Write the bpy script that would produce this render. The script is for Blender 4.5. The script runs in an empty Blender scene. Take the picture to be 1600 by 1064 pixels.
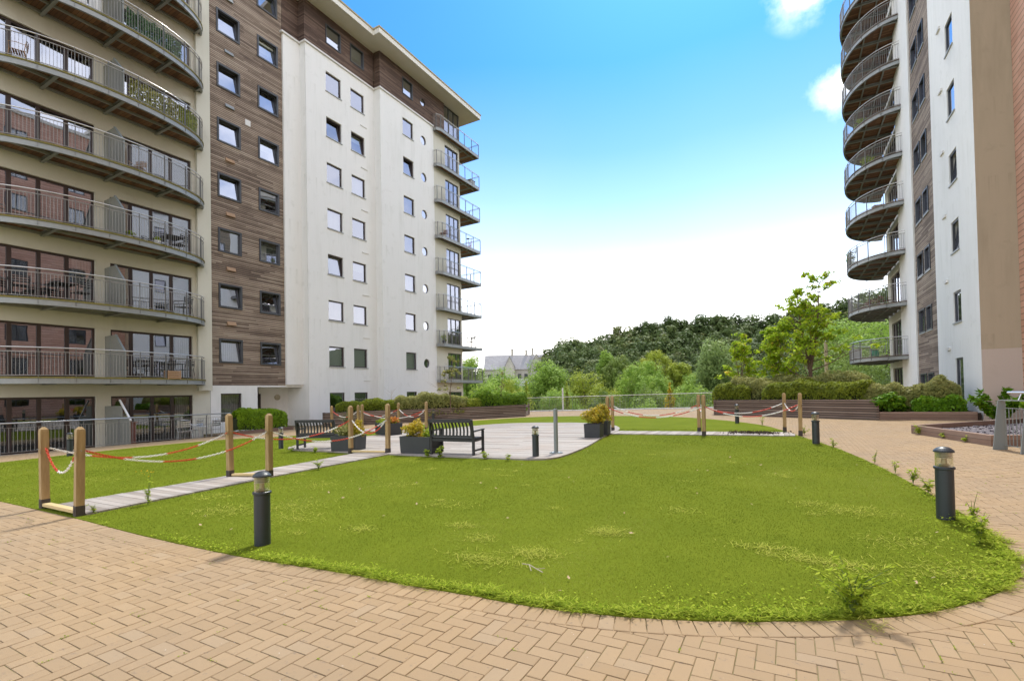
import bpy, bmesh, math, random
import numpy as np
from mathutils import Vector, Matrix
R = math.radians
random.seed(7); rng = np.random.default_rng(11)
scene = bpy.context.scene
COL = scene.collection

# ------------------------------------------------------------------ helpers
def GZ(x, y):                      # the podium falls gently towards the left block
    return .05 + .012*x + .005*y

def tag(o, label=None, cat=None, group=None, kind=None):
    if label: o['label'] = label
    if cat: o['category'] = cat
    if group: o['group'] = group
    if kind: o['kind'] = kind
    return o

def empty(name, loc, rz=0, label=None, cat=None, group=None):
    o = bpy.data.objects.new(name, None); COL.objects.link(o)
    o.location = loc; o.rotation_euler = (0, 0, rz); o.empty_display_size = .2
    return tag(o, label, cat, group)

class MB:
    def __init__(s): s.v = []; s.f = []; s.m = []
    def add(s, vs, fs, m=0):
        n = len(s.v); s.v += [tuple(p) for p in vs]
        s.f += [tuple(i+n for i in f) for f in fs]; s.m += [m]*len(fs)
    def quad(s, a, b, c, d, m=0): s.add([a, b, c, d], [(0, 1, 2, 3)], m)
    def hexa(s, p, m=0):           # 8 points: bottom 4 ccw, top 4 ccw
        s.add(p, [(3, 2, 1, 0), (4, 5, 6, 7), (0, 1, 5, 4), (1, 2, 6, 5), (2, 3, 7, 6), (3, 0, 4, 7)], m)
    def box(s, x0, x1, y0, y1, z0, z1, m=0):
        s.hexa([(x0, y0, z0), (x1, y0, z0), (x1, y1, z0), (x0, y1, z0), (x0, y0, z1), (x1, y0, z1), (x1, y1, z1), (x0, y1, z1)], m)
    def fbox(s, F, a0, a1, d0, d1, z0, z1, m=0):
        s.hexa([F(a0, d0, z0), F(a1, d0, z0), F(a1, d1, z0), F(a0, d1, z0), F(a0, d0, z1), F(a1, d0, z1), F(a1, d1, z1), F(a0, d1, z1)], m)
    def bar(s, p, q, w, h, m=0, up=(0, 0, 1)):   # rectangular bar p->q, w sideways, h along up
        p, q = Vector(p), Vector(q); d = (q-p).normalized(); u = Vector(up)
        if abs(d.dot(u)) > .99: u = Vector((1, 0, 0))
        sd = d.cross(u).normalized(); uu = sd.cross(d).normalized()
        a, b = sd*w/2, uu*h/2
        s.hexa([p-a-b, p+a-b, p+a+b, p-a+b, q-a-b, q+a-b, q+a+b, q-a+b], m)
    def tube(s, p, q, r, n=8, m=0, r2=None, caps=True):
        p, q = Vector(p), Vector(q); d = (q-p).normalized(); u = Vector((0, 0, 1))
        if abs(d.dot(u)) > .95: u = Vector((1, 0, 0))
        a = d.cross(u).normalized(); b = d.cross(a); r2 = r if r2 is None else r2
        vs = []
        for c, rr in ((p, r), (q, r2)):
            for k in range(n):
                t = 2*math.pi*k/n; vs.append(c + a*rr*math.cos(t) + b*rr*math.sin(t))
        fs = [(k, (k+1) % n, n+(k+1) % n, n+k) for k in range(n)]
        if caps: fs += [tuple(range(n-1, -1, -1)), tuple(range(n, 2*n))]
        s.add(vs, fs, m)
    def path(s, pts, r, n=6, m=0, radii=None):
        pts = [Vector(p) for p in pts]; vs = []
        for i, c in enumerate(pts):
            d = (pts[min(i+1, len(pts)-1)] - pts[max(i-1, 0)]).normalized(); u = Vector((0, 0, 1))
            if abs(d.dot(u)) > .95: u = Vector((1, 0, 0))
            a = d.cross(u).normalized(); b = d.cross(a); rr = radii[i] if radii else r
            for k in range(n):
                t = 2*math.pi*k/n; vs.append(c + a*rr*math.cos(t) + b*rr*math.sin(t))
        fs = []
        for i in range(len(pts)-1):
            for k in range(n): fs.append((i*n+k, i*n+(k+1) % n, (i+1)*n+(k+1) % n, (i+1)*n+k))
        fs += [tuple(range(n-1, -1, -1)), tuple(range((len(pts)-1)*n, len(pts)*n))]
        s.add(vs, fs, m)
    def strip(s, pts, w, z0, z1, m=0):           # upright band following pts in plan: thickness w
        L = len(pts); nr = []
        for i in range(L):
            a, b = pts[max(i-1, 0)], pts[min(i+1, L-1)]
            dx, dy = b[0]-a[0], b[1]-a[1]; l = math.hypot(dx, dy) or 1; nr.append((-dy/l, dx/l))
        vs = []
        for (x, y, *_), (nx, ny) in zip(pts, nr):
            for sx, z in ((-1, z0), (1, z0), (1, z1), (-1, z1)): vs.append((x+nx*w/2*sx, y+ny*w/2*sx, z))
        fs = []
        for i in range(L-1):
            for k in range(4): fs.append((i*4+k, i*4+(k+1) % 4, (i+1)*4+(k+1) % 4, (i+1)*4+k))
        fs += [(3, 2, 1, 0), ((L-1)*4, (L-1)*4+1, (L-1)*4+2, (L-1)*4+3)]
        s.add(vs, fs, m)
    def prism(s, poly, z0, z1, m=0):
        n = len(poly); f0 = z0 if callable(z0) else (lambda x, y: z0); f1 = z1 if callable(z1) else (lambda x, y: z1)
        vs = [(x, y, f0(x, y)) for x, y in poly] + [(x, y, f1(x, y)) for x, y in poly]
        fs = [tuple(range(n-1, -1, -1)), tuple(range(n, 2*n))] + [(k, (k+1) % n, n+(k+1) % n, n+k) for k in range(n)]
        s.add(vs, fs, m)
    def lathe(s, prof, c=(0, 0, 0), n=24, m=0):
        vs = []
        for r, z in prof:
            for k in range(n):
                t = 2*math.pi*k/n; vs.append((c[0]+r*math.cos(t), c[1]+r*math.sin(t), c[2]+z))
        fs = []
        for i in range(len(prof)-1):
            for k in range(n): fs.append((i*n+k, i*n+(k+1) % n, (i+1)*n+(k+1) % n, (i+1)*n+k))
        fs += [tuple(range(n-1, -1, -1)), tuple(range((len(prof)-1)*n, len(prof)*n))]
        s.add(vs, fs, m)
    def build(s, name, mat, parent=None, world=True, smooth=False, bevel=0, fixn=True):
        me = bpy.data.meshes.new(name)
        off = Vector((0, 0, 0))
        if parent is not None and world:
            r = parent
            while r.parent: r = r.parent
            off = r.location
        me.from_pydata([(v[0]-off[0], v[1]-off[1], v[2]-off[2]) for v in s.v], [], s.f)
        for mm in (mat if isinstance(mat, (list, tuple)) else [mat]): me.materials.append(mm)
        if any(s.m): me.polygons.foreach_set('material_index', s.m)
        if fixn:
            bm = bmesh.new(); bm.from_mesh(me); bmesh.ops.recalc_face_normals(bm, faces=bm.faces)
            if bevel:
                bmesh.ops.bevel(bm, geom=[e for e in bm.edges if len(e.link_faces) == 2 and e.calc_face_angle(0) > .6], offset=bevel, segments=2, affect='EDGES')
            bm.to_mesh(me); bm.free()
        if smooth: me.polygons.foreach_set('use_smooth', [True]*len(me.polygons))
        me.update()
        o = bpy.data.objects.new(name, me); COL.objects.link(o)
        if parent is not None: o.parent = parent
        return o

def children(o): return [c for c in bpy.data.objects if c.parent == o]
def copy_tree(o, parent=None):
    c = o.copy(); COL.objects.link(c)
    if parent is not None: c.parent = parent
    for ch in list(o.children): copy_tree(ch, c)
    return c
def place(proto, used, loc, rz, label, scale=None, group=None):
    o = proto if not used[0] else copy_tree(proto); used[0] = True
    o.location = loc; o.rotation_euler = (0, 0, rz); o['label'] = label
    if group: o['group'] = group
    if scale: o.scale = scale
    return o

def npmesh(name, verts, nper, mats, tone=None, parent=None, mi=None):
    """mesh of loose polygons with nper corners each, from a (N*nper,3) array"""
    nv = len(verts); nf = nv//nper
    me = bpy.data.meshes.new(name)
    me.vertices.add(nv); me.vertices.foreach_set('co', np.asarray(verts, dtype=np.float32).ravel())
    me.loops.add(nv); me.loops.foreach_set('vertex_index', np.arange(nv, dtype=np.int32))
    me.polygons.add(nf); me.polygons.foreach_set('loop_start', np.arange(0, nv, nper, dtype=np.int32))
    me.polygons.foreach_set('loop_total', np.full(nf, nper, dtype=np.int32))
    for m in (mats if isinstance(mats, (list, tuple)) else [mats]): me.materials.append(m)
    if mi is not None: me.polygons.foreach_set('material_index', np.asarray(mi, dtype=np.int32))
    if tone is not None:
        at = me.attributes.new('tone', 'FLOAT', 'POINT'); at.data.foreach_set('value', np.repeat(np.asarray(tone, dtype=np.float32), nper))
    me.update(calc_edges=True)
    o = bpy.data.objects.new(name, me); COL.objects.link(o)
    if parent is not None: o.parent = parent
    return o

# ------------------------------------------------------------------ materials
class N:
    def __init__(s, name):
        s.m = bpy.data.materials.new(name); s.m.use_nodes = True; s.t = s.m.node_tree
        s.t.nodes.clear(); s.out = s.n('ShaderNodeOutputMaterial'); s.b = s.n('ShaderNodeBsdfPrincipled')
        s.l(s.b.outputs[0], s.out.inputs[0])
    def n(s, typ, **k):
        x = s.t.nodes.new(typ)
        for a, v in k.items(): setattr(x, a, v)
        return x
    def l(s, a, b): s.t.links.new(a, b)
    def inp(s, sock, v):
        if hasattr(v, 'is_output') or isinstance(v, bpy.types.NodeSocket): s.l(v, sock)
        else: sock.default_value = v
    def math(s, op, a, b=0, c=0):
        x = s.n('ShaderNodeMath', operation=op); s.inp(x.inputs[0], a); s.inp(x.inputs[1], b); s.inp(x.inputs[2], c); return x.outputs[0]
    def pos(s): return s.n('ShaderNodeNewGeometry').outputs['Position']
    def obj(s): return s.n('ShaderNodeTexCoord').outputs['Object']
    def sep(s, v):
        x = s.n('ShaderNodeSeparateXYZ'); s.l(v, x.inputs[0]); return x.outputs
    def comb(s, x, y, z):
        c = s.n('ShaderNodeCombineXYZ'); s.inp(c.inputs[0], x); s.inp(c.inputs[1], y); s.inp(c.inputs[2], z); return c.outputs[0]
    def noise(s, vec, scale, detail=4, rough=.55, sc=None):
        if sc:
            mp = s.n('ShaderNodeMapping'); s.l(vec, mp.inputs[0]); mp.inputs['Scale'].default_value = sc; vec = mp.outputs[0]
        x = s.n('ShaderNodeTexNoise'); s.l(vec, x.inputs['Vector']); x.inputs['Scale'].default_value = scale
        x.inputs['Detail'].default_value = detail; x.inputs['Roughness'].default_value = rough; return x.outputs[0]
    def ramp(s, fac, stops):
        x = s.n('ShaderNodeValToRGB'); s.inp(x.inputs[0], fac); e = x.color_ramp.elements
        while len(e) < len(stops): e.new(.5)
        for i, (p, c) in enumerate(stops):
            e[i].position = p; e[i].color = (*c, 1) if len(c) == 3 else c
        return x.outputs[0]
    def mix(s, fac, a, b, mode='MIX'):
        x = s.n('ShaderNodeMix', data_type='RGBA', blend_type=mode); s.inp(x.inputs[0], fac)
        s.inp(x.inputs[6], (*a, 1) if isinstance(a, tuple) and len(a) == 3 else a); s.inp(x.inputs[7], (*b, 1) if isinstance(b, tuple) and len(b) == 3 else b); return x.outputs[2]
    def white(s, vec=None, w=None):
        if w is not None:
            x = s.n('ShaderNodeTexWhiteNoise', noise_dimensions='1D'); s.inp(x.inputs['W'], w)
        else:
            x = s.n('ShaderNodeTexWhiteNoise', noise_dimensions='3D'); s.l(vec, x.inputs[0])
        return x.outputs[0]
    def bump(s, h, strength=.4, dist=.01):
        x = s.n('ShaderNodeBump'); x.inputs['Strength'].default_value = strength; x.inputs['Distance'].default_value = dist
        s.inp(x.inputs['Height'], h); s.l(x.outputs[0], s.b.inputs['Normal'])
    def col(s, c): s.inp(s.b.inputs['Base Color'], (*c, 1) if isinstance(c, tuple) and len(c) == 3 else c)
    def rough(s, r): s.inp(s.b.inputs['Roughness'], r)

def plain(name, c, rough=.6, metal=0, var=.15, scale=6, bump=0, spec=None):
    k = N(name); n = k.noise(k.obj(), scale, 5)
    k.col(k.mix(n, tuple(x*(1-var) for x in c), tuple(min(1, x*(1+var)) for x in c))); k.rough(rough)
    k.b.inputs['Metallic'].default_value = metal
    if spec is not None: k.b.inputs['Specular IOR Level'].default_value = spec
    if bump: k.bump(k.noise(k.obj(), scale*12, 4), bump, .004)
    return k.m

def stucco(name, c, dirt=(.50, .50, .44), amt=.5, lower=0):
    k = N(name); p = k.pos()
    a = k.noise(p, .35, 6, .6); streak = k.noise(p, 1.0, 6, .65, (1.7, 1.7, .22)); fine = k.noise(p, 55, 4, .6)
    blotch = k.noise(p, 1.6, 6, .65)
    d = k.math('MULTIPLY', k.ramp(streak, [(.48, (0, 0, 0)), (.85, (1, 1, 1))]), k.ramp(a, [(.35, (0, 0, 0)), (.7, (1, 1, 1))]))
    d2 = k.ramp(blotch, [(.56, (0, 0, 0)), (.80, (1, 1, 1))])
    d = k.math('MULTIPLY', k.math('MAXIMUM', d, k.math('MULTIPLY', d2, .6)), amt)
    z_ = k.sep(p)[2]; ph = k.math('FRACT', k.math('DIVIDE', k.math('SUBTRACT', z_, 3.45), 2.905)); run = k.noise(p, 1.0, 5, .7, (5.5, 5.5, .12))
    d = k.math('MAXIMUM', d, k.math('MULTIPLY', k.math('MULTIPLY', k.ramp(ph, [(.60, (0, 0, 0)), (.98, (1, 1, 1)), (1, (0, 0, 0))]), k.ramp(run, [(.52, (0, 0, 0)), (.72, (1, 1, 1))])), amt*.7))
    base = k.mix(fine, tuple(x*.93 for x in c), tuple(min(1, x*1.04) for x in c))
    k.col(k.mix(d, base, dirt)); k.rough(.92); k.bump(fine, .35, .006)
    return k.m

def timber(name, stops, pitch, blen=2.7, groove=.14, axis=2, dark=.35, bumpd=.02):
    k = N(name); p = k.pos(); x, y, z = k.sep(p)
    hc = (x, y, z)[axis]; lc = k.math('ADD', x, y) if axis == 2 else (y if axis == 0 else x)
    t = k.math('DIVIDE', hc, pitch); bid = k.math('FLOOR', t); fr = k.math('SUBTRACT', t, bid)
    r1 = k.white(w=bid)
    seg = k.math('FLOOR', k.math('ADD', k.math('DIVIDE', lc, blen), k.math('MULTIPLY', r1, 7.3)))
    tone = k.white(vec=k.comb(bid, seg, 3.1))
    grain = k.noise(k.comb(k.math('MULTIPLY', lc, 1.1), k.math('MULTIPLY', hc, 28), k.math('MULTIPLY', bid, .37)), 2.2, 6, .65)
    patch = k.noise(p, .55, 4, .6)
    f = k.math('ADD', k.math('ADD', k.math('MULTIPLY', tone, .38), k.math('MULTIPLY', grain, .5)), k.math('MULTIPLY', patch, .42))
    c = k.ramp(k.math('SUBTRACT', f, .14), stops)
    g = k.math('LESS_THAN', fr, groove)
    k.col(k.mix(k.math('MULTIPLY', g, 1-dark), c, (.03, .022, .018))); k.rough(.85)
    h = k.math('SUBTRACT', k.math('MULTIPLY', k.math('SUBTRACT', 1, g), 1), k.math('MULTIPLY', grain, .15))
    k.bump(h, .9, bumpd)
    return k.m

def glassmat(name, tint=(.9, .95, 1), dark=.55, base=.28, rough=.01):
    k = N(name); t = k.t
    t.nodes.remove(k.b)
    gl = k.n('ShaderNodeBsdfGlossy'); gl.inputs['Color'].default_value = (*tint, 1); gl.inputs['Roughness'].default_value = rough
    tr = k.n('ShaderNodeBsdfTransparent'); tr.inputs['Color'].default_value = (dark, dark*1.03, dark*1.0, 1)
    lw = k.n('ShaderNodeLayerWeight'); lw.inputs['Blend'].default_value = .35
    bp = k.n('ShaderNodeBump'); bp.inputs['Strength'].default_value = .06; bp.inputs['Distance'].default_value = .02
    k.l(k.noise(k.pos(), .9, 2), bp.inputs['Height']); k.l(bp.outputs[0], gl.inputs['Normal'])
    f = k.math('ADD', k.math('MULTIPLY', lw.outputs['Facing'], 1-base), base)
    mx = k.n('ShaderNodeMixShader'); k.l(f, mx.inputs[0]); k.l(tr.outputs[0], mx.inputs[1]); k.l(gl.outputs[0], mx.inputs[2])
    k.l(mx.outputs[0], k.out.inputs[0]); return k.m

def leafmat(name, stops, trans=.35, rough=.55, spec=.12):
    k = N(name); a = k.n('ShaderNodeAttribute', attribute_name='tone')
    c = k.ramp(a.outputs['Fac'], stops); k.col(c); k.rough(rough); k.b.inputs['Specular IOR Level'].default_value = spec
    tl = k.n('ShaderNodeBsdfTranslucent'); k.l(c, tl.inputs[0]); mx = k.n('ShaderNodeMixShader'); mx.inputs[0].default_value = trans
    k.l(k.b.outputs[0], mx.inputs[1]); k.l(tl.outputs[0], mx.inputs[2]); k.l(mx.outputs[0], k.out.inputs[0]); return k.m

M = {}
M['white'] = stucco('white_render', (.85, .84, .805), (.52, .52, .45), .62)
M['cream'] = stucco('cream_render', (.66, .64, .54), (.42, .40, .31), .55)
M['tan'] = stucco('tan_render', (.47, .39, .275), (.30, .255, .17), .9)
M['tan_low'] = stucco('pale_tan_render', (.56, .475, .40), (.40, .34, .28), .4)
WOOD = [(.08, (.07, .047, .034)), (.34, (.18, .128, .092)), (.56, (.33, .25, .185)), (.85, (.50, .41, .31))]
WOODD = [(.08, (.035, .02, .014)), (.36, (.085, .05, .036)), (.62, (.16, .10, .072)), (.9, (.28, .20, .15))]
M['timber'] = timber('weathered_timber_cladding', WOOD, .098, groove=.24, dark=.15)
M['timber_dark'] = timber('dark_timber_cladding', WOODD, .098, groove=.22, dark=.2)
M['planter_wood'] = timber('planter_timber', [(.1, (.10, .068, .05)), (.4, (.18, .128, .098)), (.65, (.27, .205, .16)), (.9, (.38, .31, .25))], .104, 3.2, .32, dark=.06)
M['sleeper'] = timber('sleeper_timber', [(.1, (.12, .07, .05)), (.4, (.22, .14, .10)), (.65, (.32, .22, .165)), (.9, (.42, .32, .25))], .15, 2.4, .07)
M['soffit_wood'] = timber('balcony_underside_boards', [(.1, (.06, .032, .018)), (.4, (.15, .075, .04)), (.6, (.24, .12, .06)), (.9, (.30, .20, .12))], .14, .95, .12, axis=1)
M['terracotta'] = timber('terracotta_cladding', [(.1, (.50, .27, .19)), (.4, (.60, .34, .24)), (.65, (.67, .40, .29)), (.9, (.72, .46, .34))], .225, .6, .11)
def paving_mat(name):
    k = N(name); a = k.n('ShaderNodeAttribute', attribute_name='tone'); p = k.pos()
    c = k.ramp(a.outputs['Fac'], [(0, (.305, .205, .104)), (.45, (.33, .223, .115)), (.8, (.355, .242, .127)), (1, (.34, .242, .138))])
    big = k.noise(p, .45, 5, .6); spk = k.noise(p, 210, 3, .7); st = k.noise(p, 22, 5, .7)
    c = k.mix(k.ramp(big, [(.38, (0, 0, 0)), (.72, (.6, .6, .6))]), c, (.26, .195, .128))
    c = k.mix(k.ramp(spk, [(.57, (0, 0, 0)), (.74, (.9, .9, .9))]), c, (.22, .15, .09))
    c = k.mix(k.ramp(st, [(.61, (0, 0, 0)), (.70, (.7, .7, .7))]), c, (.17, .13, .095))
    wh = k.noise(k.comb(*[k.math('ADD', q, 31.7) for q in k.sep(p)]), 34, 3, .5)
    c = k.mix(k.ramp(wh, [(.755, (0, 0, 0)), (.78, (.8, .8, .8))]), c, (.68, .66, .62))
    k.col(c); k.rough(.9); k.bump(k.math('ADD', spk, k.math('MULTIPLY', st, .5)), .35, .004); return k.m
M['paver'] = paving_mat('sand_block_paving')
def ground_mat(name, c1, c2, c3, s1=2, s2=30):
    k = N(name); p = k.pos(); a = k.noise(p, s1, 6, .65); b = k.noise(p, s2, 4, .6)
    k.col(k.mix(k.ramp(b, [(.4, (0, 0, 0)), (.65, (1, 1, 1))]), k.mix(k.ramp(a, [(.4, (0, 0, 0)), (.62, (1, 1, 1))]), c1, c2), c3)); k.rough(.95); k.bump(b, .5, .01); return k.m
M['joint'] = ground_mat('mossy_joint_sand', (.20, .15, .07), (.14, .16, .04), (.23, .165, .09), 3, 20)
M['turf'] = ground_mat('artificial_turf', (.125, .16, .014), (.16, .195, .018), (.11, .145, .011), .8, 160)
M['turf'].node_tree.nodes['Principled BSDF'].inputs['Specular IOR Level'].default_value = .02
M['soil'] = ground_mat('bark_soil', (.07, .05, .035), (.10, .075, .05), (.05, .035, .025), 4, 40)
M['terrain'] = ground_mat('valley_ground', (.05, .07, .02), (.07, .09, .03), (.035, .05, .016), .1, 1.5)
M['slate_chip'] = ground_mat('purple_slate_chippings', (.13, .115, .125), (.19, .165, .175), (.08, .07, .08), 9, 38)
M['concrete'] = plain('pale_concrete', (.50, .48, .44), .9, var=.12, scale=3, bump=.3)
def plank_mat(name):
    k = N(name); a = k.n('ShaderNodeAttribute', attribute_name='tone'); p = k.pos(); x, y, z = k.sep(p)
    g = k.noise(k.comb(k.math('MULTIPLY', x, 1.2), k.math('MULTIPLY', y, 22), 0), 3, 6, .65); st = k.noise(p, .7, 5, .6)
    c = k.ramp(k.math('ADD', k.math('MULTIPLY', a.outputs['Fac'], .4), k.math('MULTIPLY', g, .6)), [(.2, (.19, .16, .135)), (.5, (.34, .305, .27)), (.8, (.47, .43, .385))])
    k.col(k.mix(k.ramp(st, [(.45, (0, 0, 0)), (.75, (.75, .75, .75))]), c, (.34, .27, .215))); k.rough(.85); k.bump(g, .4, .004); return k.m
M['plank'] = plank_mat('bleached_decking')
M['steel'] = plain('galvanised_steel', (.30, .31, .30), .5, .35, .18, 5)
M['steel_rail'] = plain('stainless_handrail', (.62, .60, .58), .28, .75, .06, 5)
M['rail_post'] = plain('grey_painted_post', (.20, .20, .195), .5, .3, .12, 6)
M['baluster'] = plain('baluster_metal', (.30, .285, .26), .45, .35, .12, 6)
M['gate_grey'] = plain('light_grey_paint', (.23, .255, .245), .45, .1, .08, 3)
M['moss'] = ground_mat('mossy_deck_edge', (.20, .17, .04), (.13, .13, .05), (.24, .19, .05), 4, 30)
M['frame_dark'] = plain('dark_grey_window_frame', (.062, .065, .07), .4, .2, .1, 4)
M['frame_brown'] = plain('dark_brown_door_frame', (.050, .034, .030), .4, .1, .15, 4)
M['sill'] = plain('grey_sill', (.36, .37, .36), .5, .2, .08, 4)
M['glass'] = glassmat('window_glass', (.84, .86, .96), .5, .36)
M['glass_end'] = glassmat('bright_window_glass', (.72, .74, .86), .6, .19)
M['glass_low'] = glassmat('dim_window_glass', (.8, .86, .92), .5, .2)
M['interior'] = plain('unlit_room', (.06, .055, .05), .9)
M['curtain'] = None
k = N('pleated_curtain'); x, y, z = k.sep(k.pos()); w = k.math('SINE', k.math('MULTIPLY', k.math('ADD', x, y), 62)); k.col(k.mix(k.math('MULTIPLY_ADD', w, .35, .5), (.5, .5, .46), (.78, .77, .72))); k.rough(.9); k.bump(w, .6, .02); M['curtain'] = k.m
k = N('window_blind'); x, y, z = k.sep(k.pos()); w = k.math('SINE', k.math('MULTIPLY', z, 95)); k.col(k.mix(k.math('MULTIPLY_ADD', w, .4, .5), (.42, .48, .42), (.66, .70, .63))); k.rough(.8); M['blind'] = k.m
M['coping'] = plain('coping_cap', (.72, .70, .66), .6, 0, .06, 3)
M['fascia'] = plain('cream_roof_fascia', (.72, .69, .60), .6, 0, .08, 3)
M['roof_edge'] = plain('lichen_roof_edge', (.40, .34, .20), .8, 0, .25, 9)
M['soffit'] = plain('pale_soffit', (.64, .61, .54), .8, 0, .06, 1)
k = N('post_softwood'); p = k.obj(); gr = k.noise(p, 3, 6, .6, (9, 9, .9)); bl = k.noise(p, 1.6, 4)
kn = k.n('ShaderNodeTexVoronoi'); mp = k.n('ShaderNodeMapping'); k.l(p, mp.inputs[0]); mp.inputs['Scale'].default_value = (9, 9, 2.6); k.l(mp.outputs[0], kn.inputs['Vector']); kn.inputs['Scale'].default_value = 1
c = k.ramp(k.math('ADD', k.math('MULTIPLY', gr, .6), k.math('MULTIPLY', bl, .4)), [(.3, (.22, .135, .05)), (.5, (.36, .24, .10)), (.7, (.46, .335, .165))])
k.col(k.mix(k.ramp(kn.outputs[0], [(.06, (.8, .8, .8)), (.16, (0, 0, 0))]), c, (.13, .07, .03))); k.rough(.75); k.bump(gr, .3, .005); M['post'] = k.m
M['bracket'] = plain('worn_post_shoe', (.07, .055, .045), .7, .2, .5, 30)
M['new_board'] = plain('pale_sawn_board', (.55, .42, .20), .7, 0, .12, 8)
M['chain_red'] = plain('red_plastic_chain', (.62, .06, .022), .4, 0, .1)
M['chain_white'] = plain('white_plastic_chain', (.80, .78, .72), .4, 0, .05)
M['bollard'] = plain('charcoal_bollard_paint', (.030, .038, .043), .42, .1, .2, 8, bump=.1)
M['lens'] = glassmat('lens', (1, .97, .88), .86, .12, .05)
M['louvre'] = plain('lamp_louvre', (.62, .58, .44), .35, .2, .05)
M['brass'] = plain('lamp_base', (.35, .29, .15), .4, .3)
M['bench'] = plain('dark_stained_bench_wood', (.028, .028, .027), .6, 0, .3, 14, bump=.3)
M['tub'] = plain('charcoal_planter_tub', (.040, .043, .045), .6, 0, .2, 10, bump=.2)
M['alu'] = plain('brushed_aluminium', (.68, .68, .68), .3, .8, .05)
M['rattan'] = plain('black_rattan', (.02, .02, .02), .6, 0, .3, 30)
M['pine'] = plain('pale_wood_furniture', (.38, .23, .12), .6, 0, .2, 12)
M['redwood'] = plain('red_brown_chest_wood', (.20, .07, .045), .6, 0, .25, 9)
M['red'] = plain('red_pot', (.45, .05, .03), .5)
M['whitepl'] = plain('white_plastic', (.75, .75, .72), .5)
M['grey_screen'] = plain('grey_glass_screen', (.25, .25, .215), .5, .05, .12, 8)
M['bark'] = plain('young_bark', (.16, .10, .065), .85, 0, .3, 20, bump=.4)
M['twig'] = plain('bleached_twig', (.45, .38, .30), .8, 0, .2, 20)
M['stone'] = ground_mat('grey_house_stone', (.50, .46, .38), (.58, .54, .45), (.42, .38, .32), .5, 3)
M['slate'] = ground_mat('slate_roof', (.34, .32, .32), (.40, .385, .38), (.28, .27, .275), .4, 3)
M['terrace'] = ground_mat('terrace_paving', (.30, .26, .22), (.36, .32, .27), (.25, .22, .18), 2, 20)
G = {}
G['tree_dark'] = leafmat('dark_wood_leaves', [(0, (.075, .11, .035)), (.5, (.115, .16, .048)), (.82, (.17, .20, .06)), (1, (.25, .22, .08))], .3)
G['tree_mid'] = leafmat('bright_tree_leaves', [(0, (0.167, 0.264, 0.0454)), (.5, (0.288, 0.423, 0.068)), (1, (0.454, 0.559, 0.0907))], .4)
G['tree_olive'] = leafmat('olive_tree_leaves', [(0, (0.112, 0.168, 0.035)), (.5, (0.196, 0.266, 0.056)), (1, (0.308, 0.35, 0.084))], .35)
G['tree_yellow'] = leafmat('yellow_green_leaves', [(0, (0.192, 0.24, 0.03)), (.5, (0.336, 0.396, 0.048)), (1, (0.504, 0.504, 0.072))], .4)
G['tree_young'] = leafmat('fresh_young_leaves', [(0, (0.206, 0.331, 0.0206)), (.5, (0.414, 0.552, 0.0344)), (.9, (0.62, 0.69, 0.0552)), (1, (0.69, 0.469, 0.069))], .6)
G['willow'] = leafmat('grey_green_willow_leaves', [(0, (0.175, 0.25, 0.0813)), (.5, (0.275, 0.362, 0.112)), (1, (0.4, 0.475, 0.15))], .4)
G['hedge_green'] = leafmat('hedge_leaves', [(0, (0.072, 0.144, 0.0144)), (.5, (0.168, 0.288, 0.0216)), (1, (0.324, 0.456, 0.036))], .3)
G['hedge_light'] = leafmat('box_hedge_leaves', [(0, (0.099, 0.176, 0.0132)), (.4, (0.187, 0.319, 0.0165)), (1, (0.363, 0.506, 0.0275))], .3)
G['hedge_olive'] = leafmat('olive_shrub_leaves', [(0, (0.149, 0.169, 0.0473)), (.5, (0.311, 0.317, 0.0945)), (1, (0.513, 0.472, 0.176))], .35)
G['hedge_laurel'] = leafmat('laurel_leaves', [(0, (.05, .12, .008)), (.5, (.11, .24, .012)), (1, (.22, .36, .018))], .25, .35)
G['yellow'] = leafmat('golden_leaves', [(0, (.22, .22, .03)), (.5, (.48, .38, .03)), (1, (.72, .46, .035))], .3)
G['orange'] = leafmat('orange_flowers', [(0, (.2, .2, .04)), (.4, (.6, .2, .04)), (1, (.75, .30, .06))], .3)
G['weed'] = leafmat('weed_leaves', [(0, (.17, .25, .018)), (.5, (.34, .44, .035)), (1, (.54, .58, .09))], .45, .75, .04)
G['grass_pale'] = leafmat('pale_weed_grass', [(0, (.30, .35, .045)), (.5, (.46, .50, .08)), (1, (.62, .58, .14))], .4, .8, .03)
G['blade'] = leafmat('turf_blades', [(0, (.082, .115, .011)), (.5, (.175, .203, .019)), (.9, (.275, .288, .038)), (1, (.40, .40, .12))], .3, .85, .03)
G['flax'] = leafmat('flax_blades', [(0, (.06, .06, .03)), (.5, (.14, .16, .06)), (1, (.30, .30, .14))], .2)
G['hedge_clip'] = leafmat('clipped_hedge_leaves', [(0, (0.0825, 0.11, 0.0132)), (.5, (0.198, 0.242, 0.022)), (1, (0.396, 0.44, 0.0495))], .3)
G['reed'] = leafmat('green_screen_reeds', [(0, (.05, .10, .05)), (.5, (.09, .17, .08)), (1, (.14, .22, .10))], .2)

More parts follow.
